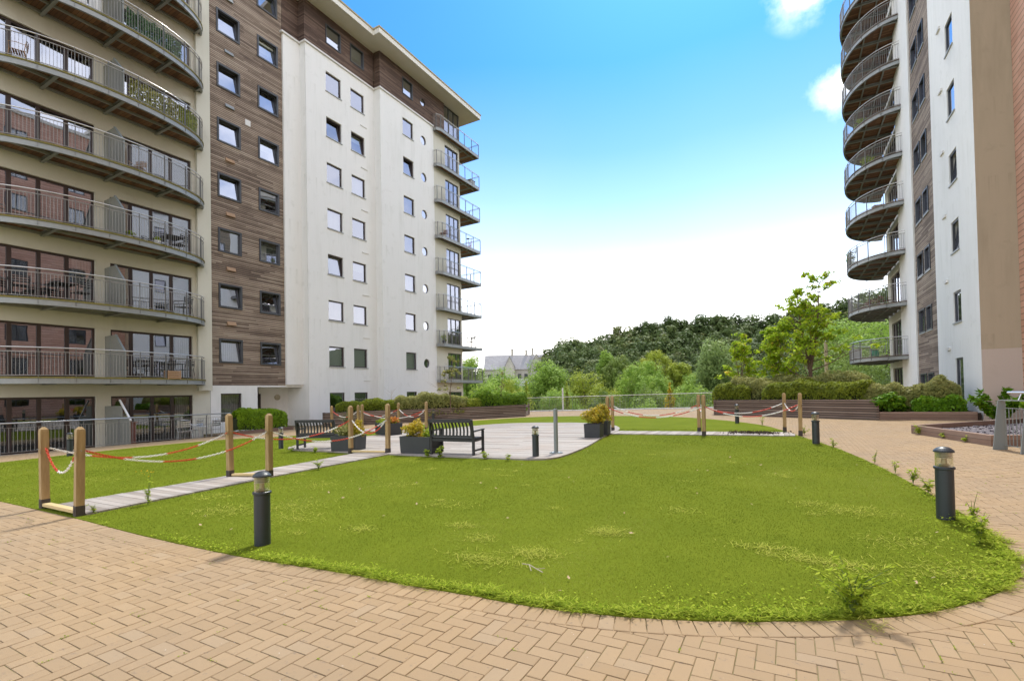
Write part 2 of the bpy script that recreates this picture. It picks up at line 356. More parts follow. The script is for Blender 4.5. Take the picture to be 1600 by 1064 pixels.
# ------------------------------------------------------------------ foliage generators (numpy)
def rand_unit(n):
    v = rng.normal(size=(n, 3)); return v/np.linalg.norm(v, axis=1)[:, None]
def leaf_quads(c, nrm, size, aspect=1.6):
    """pointed leaf quads at centres c facing nrm"""
    n = len(c); r = rand_unit(n); a = np.cross(nrm, r); a /= np.linalg.norm(a, axis=1)[:, None]+1e-9; b = np.cross(nrm, a)
    s = (size*rng.uniform(.6, 1.3, n))[:, None]
    v = np.empty((n, 4, 3)); v[:, 0] = c-a*s*aspect/2; v[:, 1] = c+b*s/2*.8+a*s*.1; v[:, 2] = c+a*s*aspect/2; v[:, 3] = c-b*s/2*.8+a*s*.1
    return v.reshape(-1, 3)
def blob(center, rad, n, size, shell=.55, up=.35, outw=.55, tn=.2):
    """leaves scattered in an uneven ellipsoidal shell"""
    u = rand_unit(n); rr = (shell+(1-shell)*rng.random(n)**.6)
    wob = 1+.22*np.sin(u[:, 0]*5+center[0])*np.cos(u[:, 1]*4+center[1])+.15*np.sin(u[:, 2]*7+center[2]*3)
    c = np.asarray(center)+u*np.asarray(rad)*(rr*wob)[:, None]
    nn = u*.9+rand_unit(n)*outw; nn[:, 2] += up+.15; nn /= np.linalg.norm(nn, axis=1)[:, None]
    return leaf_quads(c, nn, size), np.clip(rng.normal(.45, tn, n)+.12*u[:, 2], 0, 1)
def crown(center, rx, rz, nb, per, size, br=.42, seed_flat=0, lowcut=-.5, outw=.55, tn=.2, fill=2, fmin=0):
    """a crown = many leafy clumps spread over an ellipsoid"""
    V, T = [], []
    dirs = []
    for k in range(nb):
        z = lowcut+(1-lowcut)*(k+.5)/nb; t = k*2.399+rng.random()*.8; q = math.sqrt(max(0, 1-z*z)); dirs.append((q*math.cos(t), q*math.sin(t), z))
    for d in dirs:
        f = rng.uniform(.62, .95); f = max(f, fmin); c = (center[0]+d[0]*rx*f, center[1]+d[1]*rx*f, center[2]+d[2]*rz*f)
        b = rx*br*rng.uniform(.75, 1.25); v, t = blob(c, (b, b, b*.8*rz/rx if rz/rx < 1.5 else b*1.2), per, size, outw=outw, tn=tn)
        V.append(v); T.append(np.clip(t+rng.normal(0, .10), 0, 1))
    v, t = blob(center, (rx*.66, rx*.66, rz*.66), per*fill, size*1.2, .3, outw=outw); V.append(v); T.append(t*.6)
    return np.concatenate(V), np.concatenate(T)
def hedge_leaves(p0, p1, wid, z0, z1, n, size, bumpy=.12, nclump=0):
    """leaves over a long bushy hedge from p0 to p1 (plan), uneven top"""
    p0, p1 = np.array(p0, float), np.array(p1, float); L = np.linalg.norm(p1-p0); d = (p1-p0)/L; nr = np.array([-d[1], d[0]])
    s = rng.random(n)*L; ph = rng.random(4)*6
    th = rng.random(n)*np.pi*1.1-.05*np.pi
    hmod = 1+bumpy*(np.sin(s*1.9+ph[0])+.6*np.sin(s*4.3+ph[1])+.4*np.sin(s*9+ph[2]))
    ct, st = np.cos(th), np.sin(th); pw = .55
    lx = np.sign(ct)*np.abs(ct)**pw*wid/2*(1+bumpy*.6*np.sin(s*3.1+ph[3])); lz = z0+(z1-z0)*np.clip(st, -.1, 1)**pw*hmod if False else z0+(z1-z0)*np.sign(st)*np.abs(st)**pw*hmod
    f = rng.uniform(.84, 1.05, n); endf = np.minimum(1, np.minimum(s, L-s)/(wid*.45)+.25)**.5
    lx = lx*f*endf; lz = z0+(lz-z0)*f*(.55+.45*endf)
    c = np.stack([p0[0]+d[0]*s+nr[0]*lx, p0[1]+d[1]*s+nr[1]*lx, lz], 1)
    nn = np.stack([nr[0]*ct, nr[1]*ct, st], 1)+rand_unit(n)*.75; nn /= np.linalg.norm(nn, axis=1)[:, None]
    cl = .5+.5*np.sin(c[:, 0]*6.3+ph[0])*np.sin(c[:, 1]*5.1+ph[1])*np.sin(c[:, 2]*8+ph[2])
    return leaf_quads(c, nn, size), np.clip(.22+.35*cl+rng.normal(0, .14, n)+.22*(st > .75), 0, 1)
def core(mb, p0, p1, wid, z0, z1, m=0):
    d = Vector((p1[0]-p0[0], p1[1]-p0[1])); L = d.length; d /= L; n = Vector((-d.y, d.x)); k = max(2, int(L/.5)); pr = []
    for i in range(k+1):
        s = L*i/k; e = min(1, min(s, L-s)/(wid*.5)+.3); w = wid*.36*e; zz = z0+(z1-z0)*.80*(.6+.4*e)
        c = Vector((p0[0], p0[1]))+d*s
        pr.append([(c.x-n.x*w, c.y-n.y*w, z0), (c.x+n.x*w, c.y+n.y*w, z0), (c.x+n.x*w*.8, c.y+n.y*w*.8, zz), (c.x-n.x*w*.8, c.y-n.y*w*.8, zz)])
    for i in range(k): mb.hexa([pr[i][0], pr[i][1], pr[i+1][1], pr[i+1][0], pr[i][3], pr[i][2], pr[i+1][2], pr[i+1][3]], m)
M['hedge_core'] = plain('inner_twigs', (.035, .045, .015), .9, 0, .4, 9)  # plain dark foliage colour for the solid core inside the hedges

# ------------------------------------------------------------------ ground and setting
LAWN = [(-19.95,4.55),(-19.0,3.55),(-17.3,3.1),(-14.5,3.02),(-11.77,3.0),(-8.55,3.0),(-7.07,2.94),(-5.65,2.94),(-4.73,2.96),(-3.91,3.04),(-3.26,3.09),(-2.81,3.10),(-2.19,3.15),(-1.92,3.16),(-1.59,3.18),(-1.07,3.28),(-0.60,3.43),(-0.15,3.63),(0.28,3.86),(0.50,4.00),(0.73,4.17),(1.05,4.49),(1.38,4.95),(1.56,5.34),(1.68,5.80),(1.73,6.56),(1.69,7.6),(1.58,9.4),(1.36,11.41),(1.04,13.5),(0.66,15.2),(0.28,16.64),(-.05,18.2),(-0.75,21.05),(-1.86,23.2),(-3.27,25.2),(-5.16,27.2),(-7.70,28.3),(-11.08,28.7),(-14.0,28.0),(-15.6,25.3),(-16.6,22.9),(-17.63,20.15),(-18.1,17.5),(-18.45,15.0),(-19.0,13.2),(-20.5,12.2),(-20.9,9.6),(-20.6,7.2)]
DECK = [(-4.64,10.3),(-4.68,11.5),(-4.84,13.0),(-5.34,15.6),(-5.5,17.7),(-5.9,19.3),(-6.8,20.9),(-8.3,21.9),(-10.0,22.2),(-11.4,21.95),(-12.78,21.1),(-13.3,19.5),(-13.6,17.0),(-14.3,15.4),(-14.7,13.0),(-14.6,11.2),(-13.9,9.9),(-12.2,9.72),(-9.23,9.75),(-7.06,9.84),(-5.94,9.84),(-4.97,9.95)]
WALK1 = [(-10.05,3.12),(-8.72,3.12),(-9.08,6.2),(-9.32,9.8),(-10.5,9.8),(-10.2,7.5),(-10.12,5.6)]
WALK2 = [(-5.4,16.55),(.24,16.72),(-.02,17.9),(-5.6,17.75)]
WALK3 = [(-13.4,15.6),(-13.5,17.4),(-18.0,18.2),(-18.1,16.6)]
POD = [(-23.2,-14),(-23.2,13.9),(-34,13.9),(-34,33.5),(-18.75,36.0),(-7.8,38.3),(-4.2,38.95),(16,42.5),(16,-14)]
def inside(pt, poly):
    x, y = pt; c = False; j = len(poly)-1
    for i in range(len(poly)):
        xi, yi = poly[i]; xj, yj = poly[j]
        if (yi > y) != (yj > y) and x < (xj-xi)*(y-yi)/(yj-yi)+xi: c = not c
        j = i
    return c
def inside_np(P, poly):
    x, y = P[:, 0], P[:, 1]; c = np.zeros(len(P), bool); j = len(poly)-1
    for i in range(len(poly)):
        xi, yi = poly[i]; xj, yj = poly[j]
        if yi != yj: c ^= ((yi > y) != (yj > y)) & (x < (xj-xi)*(y-yi)/(yj-yi)+xi)
        j = i
    return c
def dist_np(P, poly):
    d = np.full(len(P), 1e9)
    for i in range(len(poly)):
        a = np.array(poly[i]); b = np.array(poly[(i+1) % len(poly)]); ab = b-a
        t = np.clip(((P-a)@ab)/(ab@ab), 0, 1); d = np.minimum(d, np.linalg.norm(P-(a+t[:, None]*ab), axis=1))
    return d
def smooth(poly, it=2):
    for _ in range(it):
        q = []
        for i in range(len(poly)):
            a, b = poly[i], poly[(i+1) % len(poly)]
            q += [(a[0]*.75+b[0]*.25, a[1]*.75+b[1]*.25), (a[0]*.25+b[0]*.75, a[1]*.25+b[1]*.75)]
        poly = q
    return poly
LAWN = smooth(LAWN, 1); DECK = smooth(DECK, 2)

b = MB(); b.prism(POD, lambda x, y: GZ(x, y)-1.2, lambda x, y: GZ(x, y)-.0055)
tag(b.build('podium_ground', M['joint']), kind='structure')
b = MB(); b.box(-34, -23.21, -14, 13.89, -.9, -.42); tag(b.build('terrace_ground', M['terrace']), kind='structure')

# herringbone block paving, one quad block at a time, bevelled skirts, one mesh
U = .100
ii, jj = np.meshgrid(np.arange(-275, 160), np.arange(0, 420), indexing='ij'); ii = ii.ravel(); jj = jj.ravel()
md = (ii-jj) % 4
H = np.stack([ii, jj], 1)[md == 0]; Vv = np.stack([ii, jj], 1)[md == 3]
def blocks(cells, w, h, lift=0.0):
    x0 = cells[:, 0]*U; y0 = cells[:, 1]*U; return np.stack([x0, y0, x0+w*U, y0+h*U], 1)
Bk = np.concatenate([blocks(H, 2, 1), blocks(Vv, 1, 2)])
cen = np.stack([(Bk[:, 0]+Bk[:, 2])/2, (Bk[:, 1]+Bk[:, 3])/2], 1)
LAWNN = LAWN
dl = dist_np(cen, LAWNN); keep = (~inside_np(cen, LAWNN)) & (dl > .10) & inside_np(cen, POD)
# only where the place is open to view (not under the blocks of flats)
keep &= ~((cen[:, 0] < -25.1) & (cen[:, 1] < 35)) & ~((cen[:, 0] > 6.3) & (cen[:, 1] > 24.4)) & (cen[:, 1] > .4)
keep &= (np.hypot(cen[:, 0], cen[:, 1]) < 42)
Bk = Bk[keep]; cen = cen[keep]
def block_mesh(Bk, lift, name, quadsxy=None):
    n = len(Bk) if quadsxy is None else len(quadsxy); g = .0020
    if quadsxy is None:
        top = np.stack([np.stack([Bk[:, 0]+g, Bk[:, 1]+g], 1), np.stack([Bk[:, 2]-g, Bk[:, 1]+g], 1), np.stack([Bk[:, 2]-g, Bk[:, 3]-g], 1), np.stack([Bk[:, 0]+g, Bk[:, 3]-g], 1)], 1)
    else: top = quadsxy
    c = top.mean(1, keepdims=True); inn = c+(top-c)*.955
    z = (GZ(inn[..., 0], inn[..., 1])+lift+rng.normal(0, .0009, (n, 1)))
    zt = z+rng.normal(0, .0006, (n, 4)); zo = zt-.0032; zb = zt-.02
    T = np.concatenate([inn, zt[..., None]], 2); O = np.concatenate([top, zo[..., None]], 2); Bt = np.concatenate([top, zb[..., None]], 2)
    q = [T]
    for k in range(4):
        k2 = (k+1) % 4
        q.append(np.stack([O[:, k], O[:, k2], T[:, k2], T[:, k]], 1)); q.append(np.stack([Bt[:, k], Bt[:, k2], O[:, k2], O[:, k]], 1))
    V = np.stack(q, 1).reshape(-1, 3); tone = np.repeat(np.clip(rng.normal(.5, .25, n), 0, 1), 9)
    return npmesh(name, V, 4, M['paver'], tone)
pav = tag(block_mesh(Bk, 0, 'herringbone_paving'), kind='structure')
# soldier course round the lawn
per = []; L0 = 0; pts = LAWN+[LAWN[0]]
seglen = [math.dist(pts[i], pts[i+1]) for i in range(len(pts)-1)]; tot = sum(seglen); nb = int(tot/.100)
def along(s):
    s %= tot
    for i, l in enumerate(seglen):
        if s <= l: t = s/l; return (pts[i][0]*(1-t)+pts[i+1][0]*t, pts[i][1]*(1-t)+pts[i+1][1]*t)
        s -= l
    return pts[0]
P0 = [Vector(along(i*tot/nb)) for i in range(nb)]
Qs = []
nrm = []
for i in range(nb):
    d = (P0[(i+3) % nb]-P0[i-3]).normalized(); nrm.append(Vector((d.y, -d.x)))
for i in range(nb):
    a, c = P0[i], P0[(i+1) % nb]; na, nc = nrm[i], nrm[(i+1) % nb]; m = (c-a)*.025
    Qs.append([a+m+na*.0, c-m+nc*.0, c-m+nc*.20, a+m+na*.20])
Qs = np.array([[tuple(v) for v in q] for q in Qs]); Qs = Qs[:, ::-1]
tag(block_mesh(None, .005, 'lawn_edging_course', Qs), kind='structure')

# lawn sheet
b = MB(); b.prism(LAWN, lambda x, y: GZ(x, y)-.006, lambda x, y: GZ(x, y)+.014); tag(b.build('lawn_ground', M['turf']), kind='structure')

# turf blades (nobody could count them)
def in_deck(P):
    r = inside_np(P, DECK)
    for w in (WALK1, WALK2, WALK3): r |= inside_np(P, w)
    return r
def blades(n, xr, yr, keepf, hmin, hmax, wd, lean=.6):
    P = np.stack([rng.uniform(*xr, n), rng.uniform(*yr, n)], 1)
    k = inside_np(P, LAWN) & ~in_deck(P); P = P[k]; P = P[keepf(P)]
    n = len(P); a = rng.uniform(0, 2*np.pi, n); h = rng.uniform(hmin, hmax, n); ln = rng.uniform(0, lean, n)*h; w = wd*rng.uniform(.7, 1.4, n)
    z = GZ(P[:, 0], P[:, 1])+.020; b2 = rng.uniform(0, 2*np.pi, n)
    A = np.stack([P[:, 0]-np.cos(a)*w, P[:, 1]-np.sin(a)*w, z], 1); B = np.stack([P[:, 0]+np.cos(a)*w, P[:, 1]+np.sin(a)*w, z], 1)
    C = np.stack([P[:, 0]+np.cos(b2)*ln, P[:, 1]+np.sin(b2)*ln, z+h], 1)
    patch = .5+.25*np.sin(P[:, 0]*1.3+1)*np.sin(P[:, 1]*.9)+.2*np.sin(P[:, 0]*.55+P[:, 1]*.8)
    return np.stack([A, B, C], 1).reshape(-1, 3), np.clip(rng.normal(0, .22, n)+patch, 0, 1)
def turf(n):
    P = np.stack([rng.uniform(-20.5, 1.8, n), rng.uniform(2.9, 19, n)], 1); d = np.hypot(P[:, 0], P[:, 1]); P = P[rng.random(n) < np.clip(4.2/d, 0, 1)**1.7]
    P = P[inside_np(P, LAWN) & ~in_deck(P)]; n = len(P); d = np.hypot(P[:, 0], P[:, 1]); k = np.clip(d/4.5, 1, 4)
    a = rng.uniform(0, 2*np.pi, n); h = rng.uniform(.006, .013, n)*k**.25; ln = rng.uniform(.3, 1.3, n)*h; w = .0017*k**.9*rng.uniform(.7, 1.4, n); z = GZ(P[:, 0], P[:, 1])+.013; b2 = rng.uniform(0, 2*np.pi, n)
    A = np.stack([P[:, 0]-np.cos(a)*w, P[:, 1]-np.sin(a)*w, z], 1); B = np.stack([P[:, 0]+np.cos(a)*w, P[:, 1]+np.sin(a)*w, z], 1); C = np.stack([P[:, 0]+np.cos(b2)*ln, P[:, 1]+np.sin(b2)*ln, z+h], 1)
    x, y = P[:, 0], P[:, 1]; patch = .48+.20*np.sin(x*1.3+1)*np.sin(y*.9)+.13*np.sin(x*.55+y*.8)+.12*np.sin(x*3.1+y*1.1)*np.sin(y*2.3-x)+.06*np.sign(np.sin(x*3.9+.3*y))
    return np.stack([A, B, C], 1).reshape(-1, 3), np.clip(rng.normal(0, .21, n)+patch, 0, 1)
V1, T1 = turf(3000000)
tag(npmesh('turf_grass', V1, 3, G['blade'], T1), 'short bright green artificial turf covering the lawn', 'grass', kind='stuff')

# timber deck and its three arms
def planks(b, poly, axis, pitch, lift):
    xs = [p[axis] for p in poly]; t = math.floor(min(xs)/pitch)*pitch; tones = []
    while t < max(xs):
        iv = []
        for s in (t+.004, t+pitch-.004):
            c = []
            for i in range(len(poly)):
                p, q = poly[i], poly[(i+1) % len(poly)]; a0, a1 = p[axis], q[axis]
                if (a0 > s) != (a1 > s): c.append(p[1-axis]+(q[1-axis]-p[1-axis])*(s-a0)/(a1-a0))
            iv.append((min(c), max(c)) if len(c) > 1 else None)
        if iv[0] and iv[1]:
            cuts = [0]; 
            if iv[0][1]-iv[0][0] > 4: cuts += [random.uniform(.25, .45), random.uniform(.6, .8)]
            cuts.append(1)
            for u0, u1 in zip(cuts[:-1], cuts[1:]):
                def pt(k, u, z):
                    lo, hi = iv[k]; v = lo+(hi-lo)*u+(.003 if u == u0 and u0 > 0 else 0); s = (t+.004, t+pitch-.004)[k]
                    x, y = (s, v) if axis == 0 else (v, s); return (x, y, GZ(x, y)+z)
                zl = lift+random.uniform(-.002, .002)
                b.hexa([pt(0, u0, 0), pt(0, u1, 0), pt(1, u1, 0), pt(1, u0, 0), pt(0, u0, zl), pt(0, u1, zl), pt(1, u1, zl), pt(1, u0, zl)]); tones.append(random.random())
        t += pitch
    return tones
def plank_obj(name, sets):
    b = MB(); tn = []
    for poly, ax, lift in sets: tn += planks(b, poly, ax, .142, lift)
    o = b.build(name, M['plank'], fixn=False); at = o.data.attributes.new('tone', 'FLOAT', 'POINT')
    at.data.foreach_set('value', np.repeat(np.array(tn, dtype=np.float32), 8)); return o
tag(plank_obj('timber_deck', [(DECK, 1, .052)]), kind='structure')
tag(plank_obj('boardwalk_path', [(WALK1, 1, .040), (WALK2, 0, .043), (WALK3, 0, .040)]), kind='structure')

# valley, hill and the sheet that runs to the horizon
SIL = [(-60,.02),(-36.76,.0195),(-32.32,.0286),(-29.33,.0328),(-25.95,.0486),(-25.04,.078),(-23.3,.108),(-22.41,.116),(-21.09,.108),(-19.62,.115),(-18.17,.118),(-16.37,.127),(-14.59,.133),(-13.54,.1395),(-11.83,.1352),(-10.48,.1374),(-9.49,.1263),(-7.83,.1402),(-5.6,.1443),(-3.75,.1345),(-2.25,.1345),(-0.5,.1351),(1.76,.1391),(3.92,.1459),(5.97,.1501),(8.4,.16),(10.68,.161),(17.04,.1604),(60,.15)]
def sil(az): return np.interp(az, [a for a, _ in SIL], [b for _, b in SIL])
def terrain_z(az, r):
    top = 1.6+135*float(np.interp(az, [-60, -30, -26, -22, -14, 0, 10, 60], [.0, .005, .02, .05, .085, .09, .115, .11]))-0
    t = min(1, max(0, (r-78)/57)); t = t*t*(3-2*t); return -7+(top+7)*t
b = MB(); na, rs = 60, [46, 60, 78, 88, 98, 108, 118, 128, 138, 160, 220, 400, 900, 2500]
vs = []
for r in rs:
    for i in range(na+1):
        az = -75+150*i/na; z = terrain_z(az, r) + (0 if r < 60 else .8*math.sin(az*.7+r*.13)); vs.append((r*math.sin(R(az)), r*math.cos(R(az)), z))
b.add(vs, [(j*(na+1)+i, j*(na+1)+i+1, (j+1)*(na+1)+i+1, (j+1)*(na+1)+i) for j in range(len(rs)-1) for i in range(na)])
tag(b.build('wooded_hill', M['terrain'], smooth=True), kind='structure')
b = MB(); S = 3000; b.quad((-S, -S, -7.4), (S, -S, -7.4), (S, S, -7.4), (-S, S, -7.4)); tag(b.build('valley_ground', M['terrain']), kind='structure')

# ------------------------------------------------------------------ facade kit
def FX(X, s):   # facade facing s*X
    return lambda a, d, z: (X+s*d, a, z)
def FY(Y, s):
    return lambda a, d, z: (a, Y+s*d, z)
def wall(mb, F, a0, a1, z0, z1, holes, m=0, depth=.16):
    A = sorted({a0, a1, *[h[0] for h in holes], *[h[1] for h in holes]}); Z = sorted({z0, z1, *[h[2] for h in holes], *[h[3] for h in holes]})
    for i in range(len(A)-1):
        for j in range(len(Z)-1):
            ca, cz = (A[i]+A[i+1])/2, (Z[j]+Z[j+1])/2
            if not any(h[0] < ca < h[1] and h[2] < cz < h[3] for h in holes):
                mb.quad(F(A[i], 0, Z[j]), F(A[i+1], 0, Z[j]), F(A[i+1], 0, Z[j+1]), F(A[i], 0, Z[j+1]), m)
    for h in holes:
        p = [(h[0], h[2]), (h[1], h[2]), (h[1], h[3]), (h[0], h[3])]
        for k in range(4):
            (a, z), (c, w) = p[k], p[(k+1) % 4]; mb.quad(F(a, 0, z), F(c, 0, w), F(c, -depth, w), F(a, -depth, z), m)
def window(par, F, a0, a1, z0, z1, rec=.10, fw=.055, fm='frame_dark', gm='glass', mull=(), tilt=0, cover=None, sill=False, proud=False, world=True, label=None):
    b = MB(); g = fw; d0, d1 = (-rec-.05, -rec+.03)
    if proud: d1 = .045
    b.fbox(F, a0, a1, d0, d1, z0, z0+g); b.fbox(F, a0, a1, d0, d1, z1-g, z1)
    b.fbox(F, a0, a0+g, d0, d1, z0+g, z1-g); b.fbox(F, a1-g, a1, d0, d1, z0+g, z1-g)
    for mm, w in mull: b.fbox(F, mm-w/2, mm+w/2, d0, -rec+.03, z0+g, z1-g)
    fr = b.build('window', M[fm], par)
    if label: fr['label'] = label
    edges = [a0+g]+[x for mm, w in mull for x in (mm-w/2, mm+w/2)]+[a1-g]
    p = MB(); H = z1-z0-2*g
    for i in range(0, len(edges), 2):
        x0, x1 = edges[i], edges[i+1]
        if tilt:
            s = H*math.sin(tilt); zt = z0+g+H*math.cos(tilt); dd = -rec-.01
            p.quad(F(x0, dd, z0+g), F(x1, dd, z0+g), F(x1, dd-s, zt), F(x0, dd-s, zt))
        else: p.quad(F(x0, -rec-.01, z0+g), F(x1, -rec-.01, z0+g), F(x1, -rec-.01, z1-g), F(x0, -rec-.01, z1-g))
    p.build('pane', M[gm], fr, fixn=False)
    if tilt:
        q = MB(); s = H*math.sin(tilt); zt = z0+g+H*math.cos(tilt); dd = -rec
        for x in (a0+g+.02, a1-g-.02): q.bar(F(x, dd, z0+g), F(x, dd-s, zt), .05, .045)
        q.bar(F(a0+g, dd-s, zt), F(a1-g, dd-s, zt), .045, .05); q.build('sash', M[fm], fr)
    if cover:
        kind, c0, c1, zz = cover; q = MB(); q.fbox(F, a0+(a1-a0)*c0, a0+(a1-a0)*c1, -rec-.17, -rec-.15, z0+g+H*zz, z1-g*.5); q.build('curtain' if kind == 'curtain' else 'blind', M[kind], fr)
    if sill:
        q = MB(); q.fbox(F, a0-.04, a1+.04, -rec, .05, z0-.05, z0+.004); q.build('sill', M['sill'], fr)
    return fr

# ------------------------------------------------------------------ LEFT BLOCK
bl = empty('apartment_building', (-25.6, 14, -.4), 0, 'white and timber clad block of flats on the left with long curved balconies', 'building')
LF = [2.26+2.935*i for i in range(8)]          # undersides of the curved balconies
def head(k): return 1.77+2.9*k
Fb = FX(-25.6, 1)
holes = []; setsW = []
for k in range(9):
    h = head(k); fl = LF[k-1]+.31
    if k == 0: fl = -.40
    setsW.append((k, 6.05, 9.52, fl, h)); setsW.append((k, 10.05, 13.42, fl, h))
holes = [(a, c, z, w) for k, a, c, z, w in setsW]
b = MB(); wall(b, Fb, 2.0, 14.25, -.42, 28.0, holes, depth=.22); b.build('balcony_wall', M['cream'], bl, fixn=False)
b = MB(); b.box(-25.6, -25.42, 13.6, 14.262, 1.98, 28.0); b.build('edge_pier', M['cream'], bl)
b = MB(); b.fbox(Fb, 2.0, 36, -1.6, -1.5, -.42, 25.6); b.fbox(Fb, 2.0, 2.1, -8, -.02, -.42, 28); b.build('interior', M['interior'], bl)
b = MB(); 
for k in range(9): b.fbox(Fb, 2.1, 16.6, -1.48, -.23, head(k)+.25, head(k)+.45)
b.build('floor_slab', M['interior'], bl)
cv = [('curtain', .02, .16, 0), None, ('curtain', .0, .12, 0), None, ('curtain', .8, .98, 0), ('blind', .0, .5, .3), None]
for n, (k, a0, a1, z0, z1) in enumerate(setsW):
    if k > 8: continue
    mu = [(a0+(a1-a0)*.24, .14), (a0+(a1-a0)*.485, .13), (a0+(a1-a0)*.735, .14)]
    window(bl, Fb, a0, a1, z0, z1, rec=.13, fw=.085, fm='frame_brown', gm='glass_low' if k == 0 else 'glass', mull=mu, cover=('curtain', .80, .985, 0) if (k in (0, 1) and n % 2) else cv[n % 7])

# timber front
Ft = FX(-25.62, 1)
tw = []
for k in range(8):
    z = 3.42+2.895*k
    tw.append((14.72, 15.98, z, z+1.27)); tw.append((17.0, 18.27, z-.01, z+1.26))
tw = [t for t in tw]
b = MB(); wall(b, Ft, 14.27, 18.55, 2.25, 28.0, tw, depth=.16); b.box(-25.66, -25.56, 14.255, 14.275, 2.25, 28)
b.build('timber_cladding', M['timber'], bl, fixn=False)
cov = {0: ('curtain', .02, .98, 0), 2: None, 4: ('blind', .02, .98, .1), 5: ('blind', .02, .98, .45), 7: ('blind', .03, .98, .62), 9: ('blind', .03, .97, .5), 13: ('blind', .02, .98, .4)}
tl = {1: .16, 3: .17, 0: .13, 2: .14, 6: .12, 8: .1, 10: .13, 11: .15, 12: .14, 13: .15, 14: .12, 15: .13, 9: .12}
for i, t in enumerate(tw): window(bl, Ft, *t, rec=.07, fw=.09, proud=True, tilt=tl.get(i, 0), cover=cov.get(i))
# little vent boxes on the timber
for k in range(8):
    z = 5.42+2.895*k; b = MB()
    b.hexa([Ft(15.15, 0, z), Ft(15.62, 0, z), Ft(15.62, .10, z), Ft(15.15, .10, z), Ft(15.15, 0, z+.19), Ft(15.62, 0, z+.19), Ft(15.62, .02, z+.19), Ft(15.15, .02, z+.19)])
    b.build('vent_hood', M['pine'] if k in (0, 1, 2, 3) else M['steel'], bl)
for k in (4, 7): b = MB(); b.fbox(Ft, 16.25, 16.55, 0, .03, 3.42+2.895*k+1.55, 3.42+2.895*k+1.86); b.build('vent_plate', M['coping'], bl)
# ground floor below the timber, porch recess
Fg = FX(-25.60, 1)
b = MB(); wall(b, Fg, 14.262, 16.86, -.42, 2.25, [(14.78, 15.92, .35, 1.83)], depth=.2)
b.box(-27.1, -25.60, 16.80, 16.86, -.42, 2.17)
b.fbox(FX(-26.95, 1), 16.86, 19.75, -.05, 0, 1.80, 2.3); b.fbox(FX(-26.95, 1), 17.86, 19.75, -.05, 0, -.42, 1.80); b.fbox(FX(-26.95, 1), 16.86, 16.92, -.05, 0, -.42, 1.80)
b.box(-26.95, -25.60, 16.86, 18.55, 2.17, 2.25); b.box(-26.95, -25.62, 18.55, 19.72, 2.16, 2.30)
b.box(-26.95, -25.02, 19.70, 19.76, -.42, 23.05)
b.build('entrance_wall', M['white'], bl)
window(bl, Fg, 14.78, 15.92, .35, 1.83, rec=.14, fw=.06, fm='frame_brown', gm='glass_end', cover=('curtain', .02, .98, 0))
b = MB(); Fp = FX(-26.95, 1)
b.fbox(Fp, 16.92, 17.86, -.04, .03, -.3, -.2); b.fbox(Fp, 16.92, 17.86, -.04, .03, 1.68, 1.80); b.fbox(Fp, 16.92, 17.04, -.04, .03, -.2, 1.68); b.fbox(Fp, 17.74, 17.86, -.04, .03, -.2, 1.68); b.fbox(Fp, 17.28, 17.34, -.04, .02, -.2, 1.68)
dr = b.build('door', M['frame_brown'], bl); b = MB(); b.fbox(Fp, 17.04, 17.74, -.03, -.02, -.2, 1.68); b.build('pane', M['glass_low'], dr)
b = MB(); b.tube(Fp(17.38, .02, .5), Fp(17.38, .02, .95), .015); b.build('handle', M['steel_rail'], dr)
b = MB(); b.fbox(Fp, 17.25, 17.62, .0, .05, 1.98, 2.09); sg = b.build('number_sign', plain('sign_bronze', (.17, .15, .05), .5), bl)
b = MB(); 
for i in range(4): b.fbox(Fp, 17.30+i*.075, 17.345+i*.075, .052, .056, 2.005, 2.065)
b.build('lettering', M['coping'], sg)
b = MB(); b.tube(Fp(18.92, 0, 1.58), Fp(18.92, .09, 1.58), .17, 24); b.tube(Fp(18.92, .09, 1.58), Fp(18.92, .12, 1.58), .14, 24, 0, .08); b.build('bulkhead_light', plain('dull_lamp_cover', (.42, .38, .27), .5), bl)

# strip 1 (between timber and the first tall block)
b = MB(); b.box(-27, -25.50, 18.55, 19.699, 2.30, 23.05); b.build('white_strip', M['white'], bl)
b = MB(); b.fbox(FX(-25.60, 1), 18.56, 19.69, -.05, 0, 23.06, 28); b.fbox(FY(19.70, -1), -25.60, -25.03, 0, .03, 23.06, 28); b.build('dark_timber_return', M['timber_dark'], bl)
# block 2
F2 = FX(-25.0, 1); F3 = FX(-24.42, 1)
w2 = []
for k in range(8):
    z = 3.45+2.905*k
    if k < 7: w2 += [(21.20, 22.42, z, z+1.27), (23.22, 24.42, z, z+1.27)]
w2g = [(21.20, 22.42, .25, 1.80), (23.22, 24.42, .25, 1.80)]
b = MB(); wall(b, F2, 19.70, 25.36, -.42, 23.05, w2+w2g, depth=.15)
w3 = [(27.66, 28.83, 3.45+2.905*k, 3.45+2.905*k+1.27) for k in range(7)]; w3g = [(27.66, 28.83, .35, 1.80)]
ports = [(30.02, 1.08+2.905*k+2.9) for k in range(7)]
rh = .35
sq = [(y-.42, y+.42, z-.42, z+.42) for y, z in ports]
wall(b, F3, 25.36, 31.28, -.42, 23.05, w3+w3g+sq, depth=.15)
b.quad((-25.0, 25.36, -.42), (-24.42, 25.36, -.42), (-24.42, 25.36, 23.05), (-25.0, 25.36, 23.05))
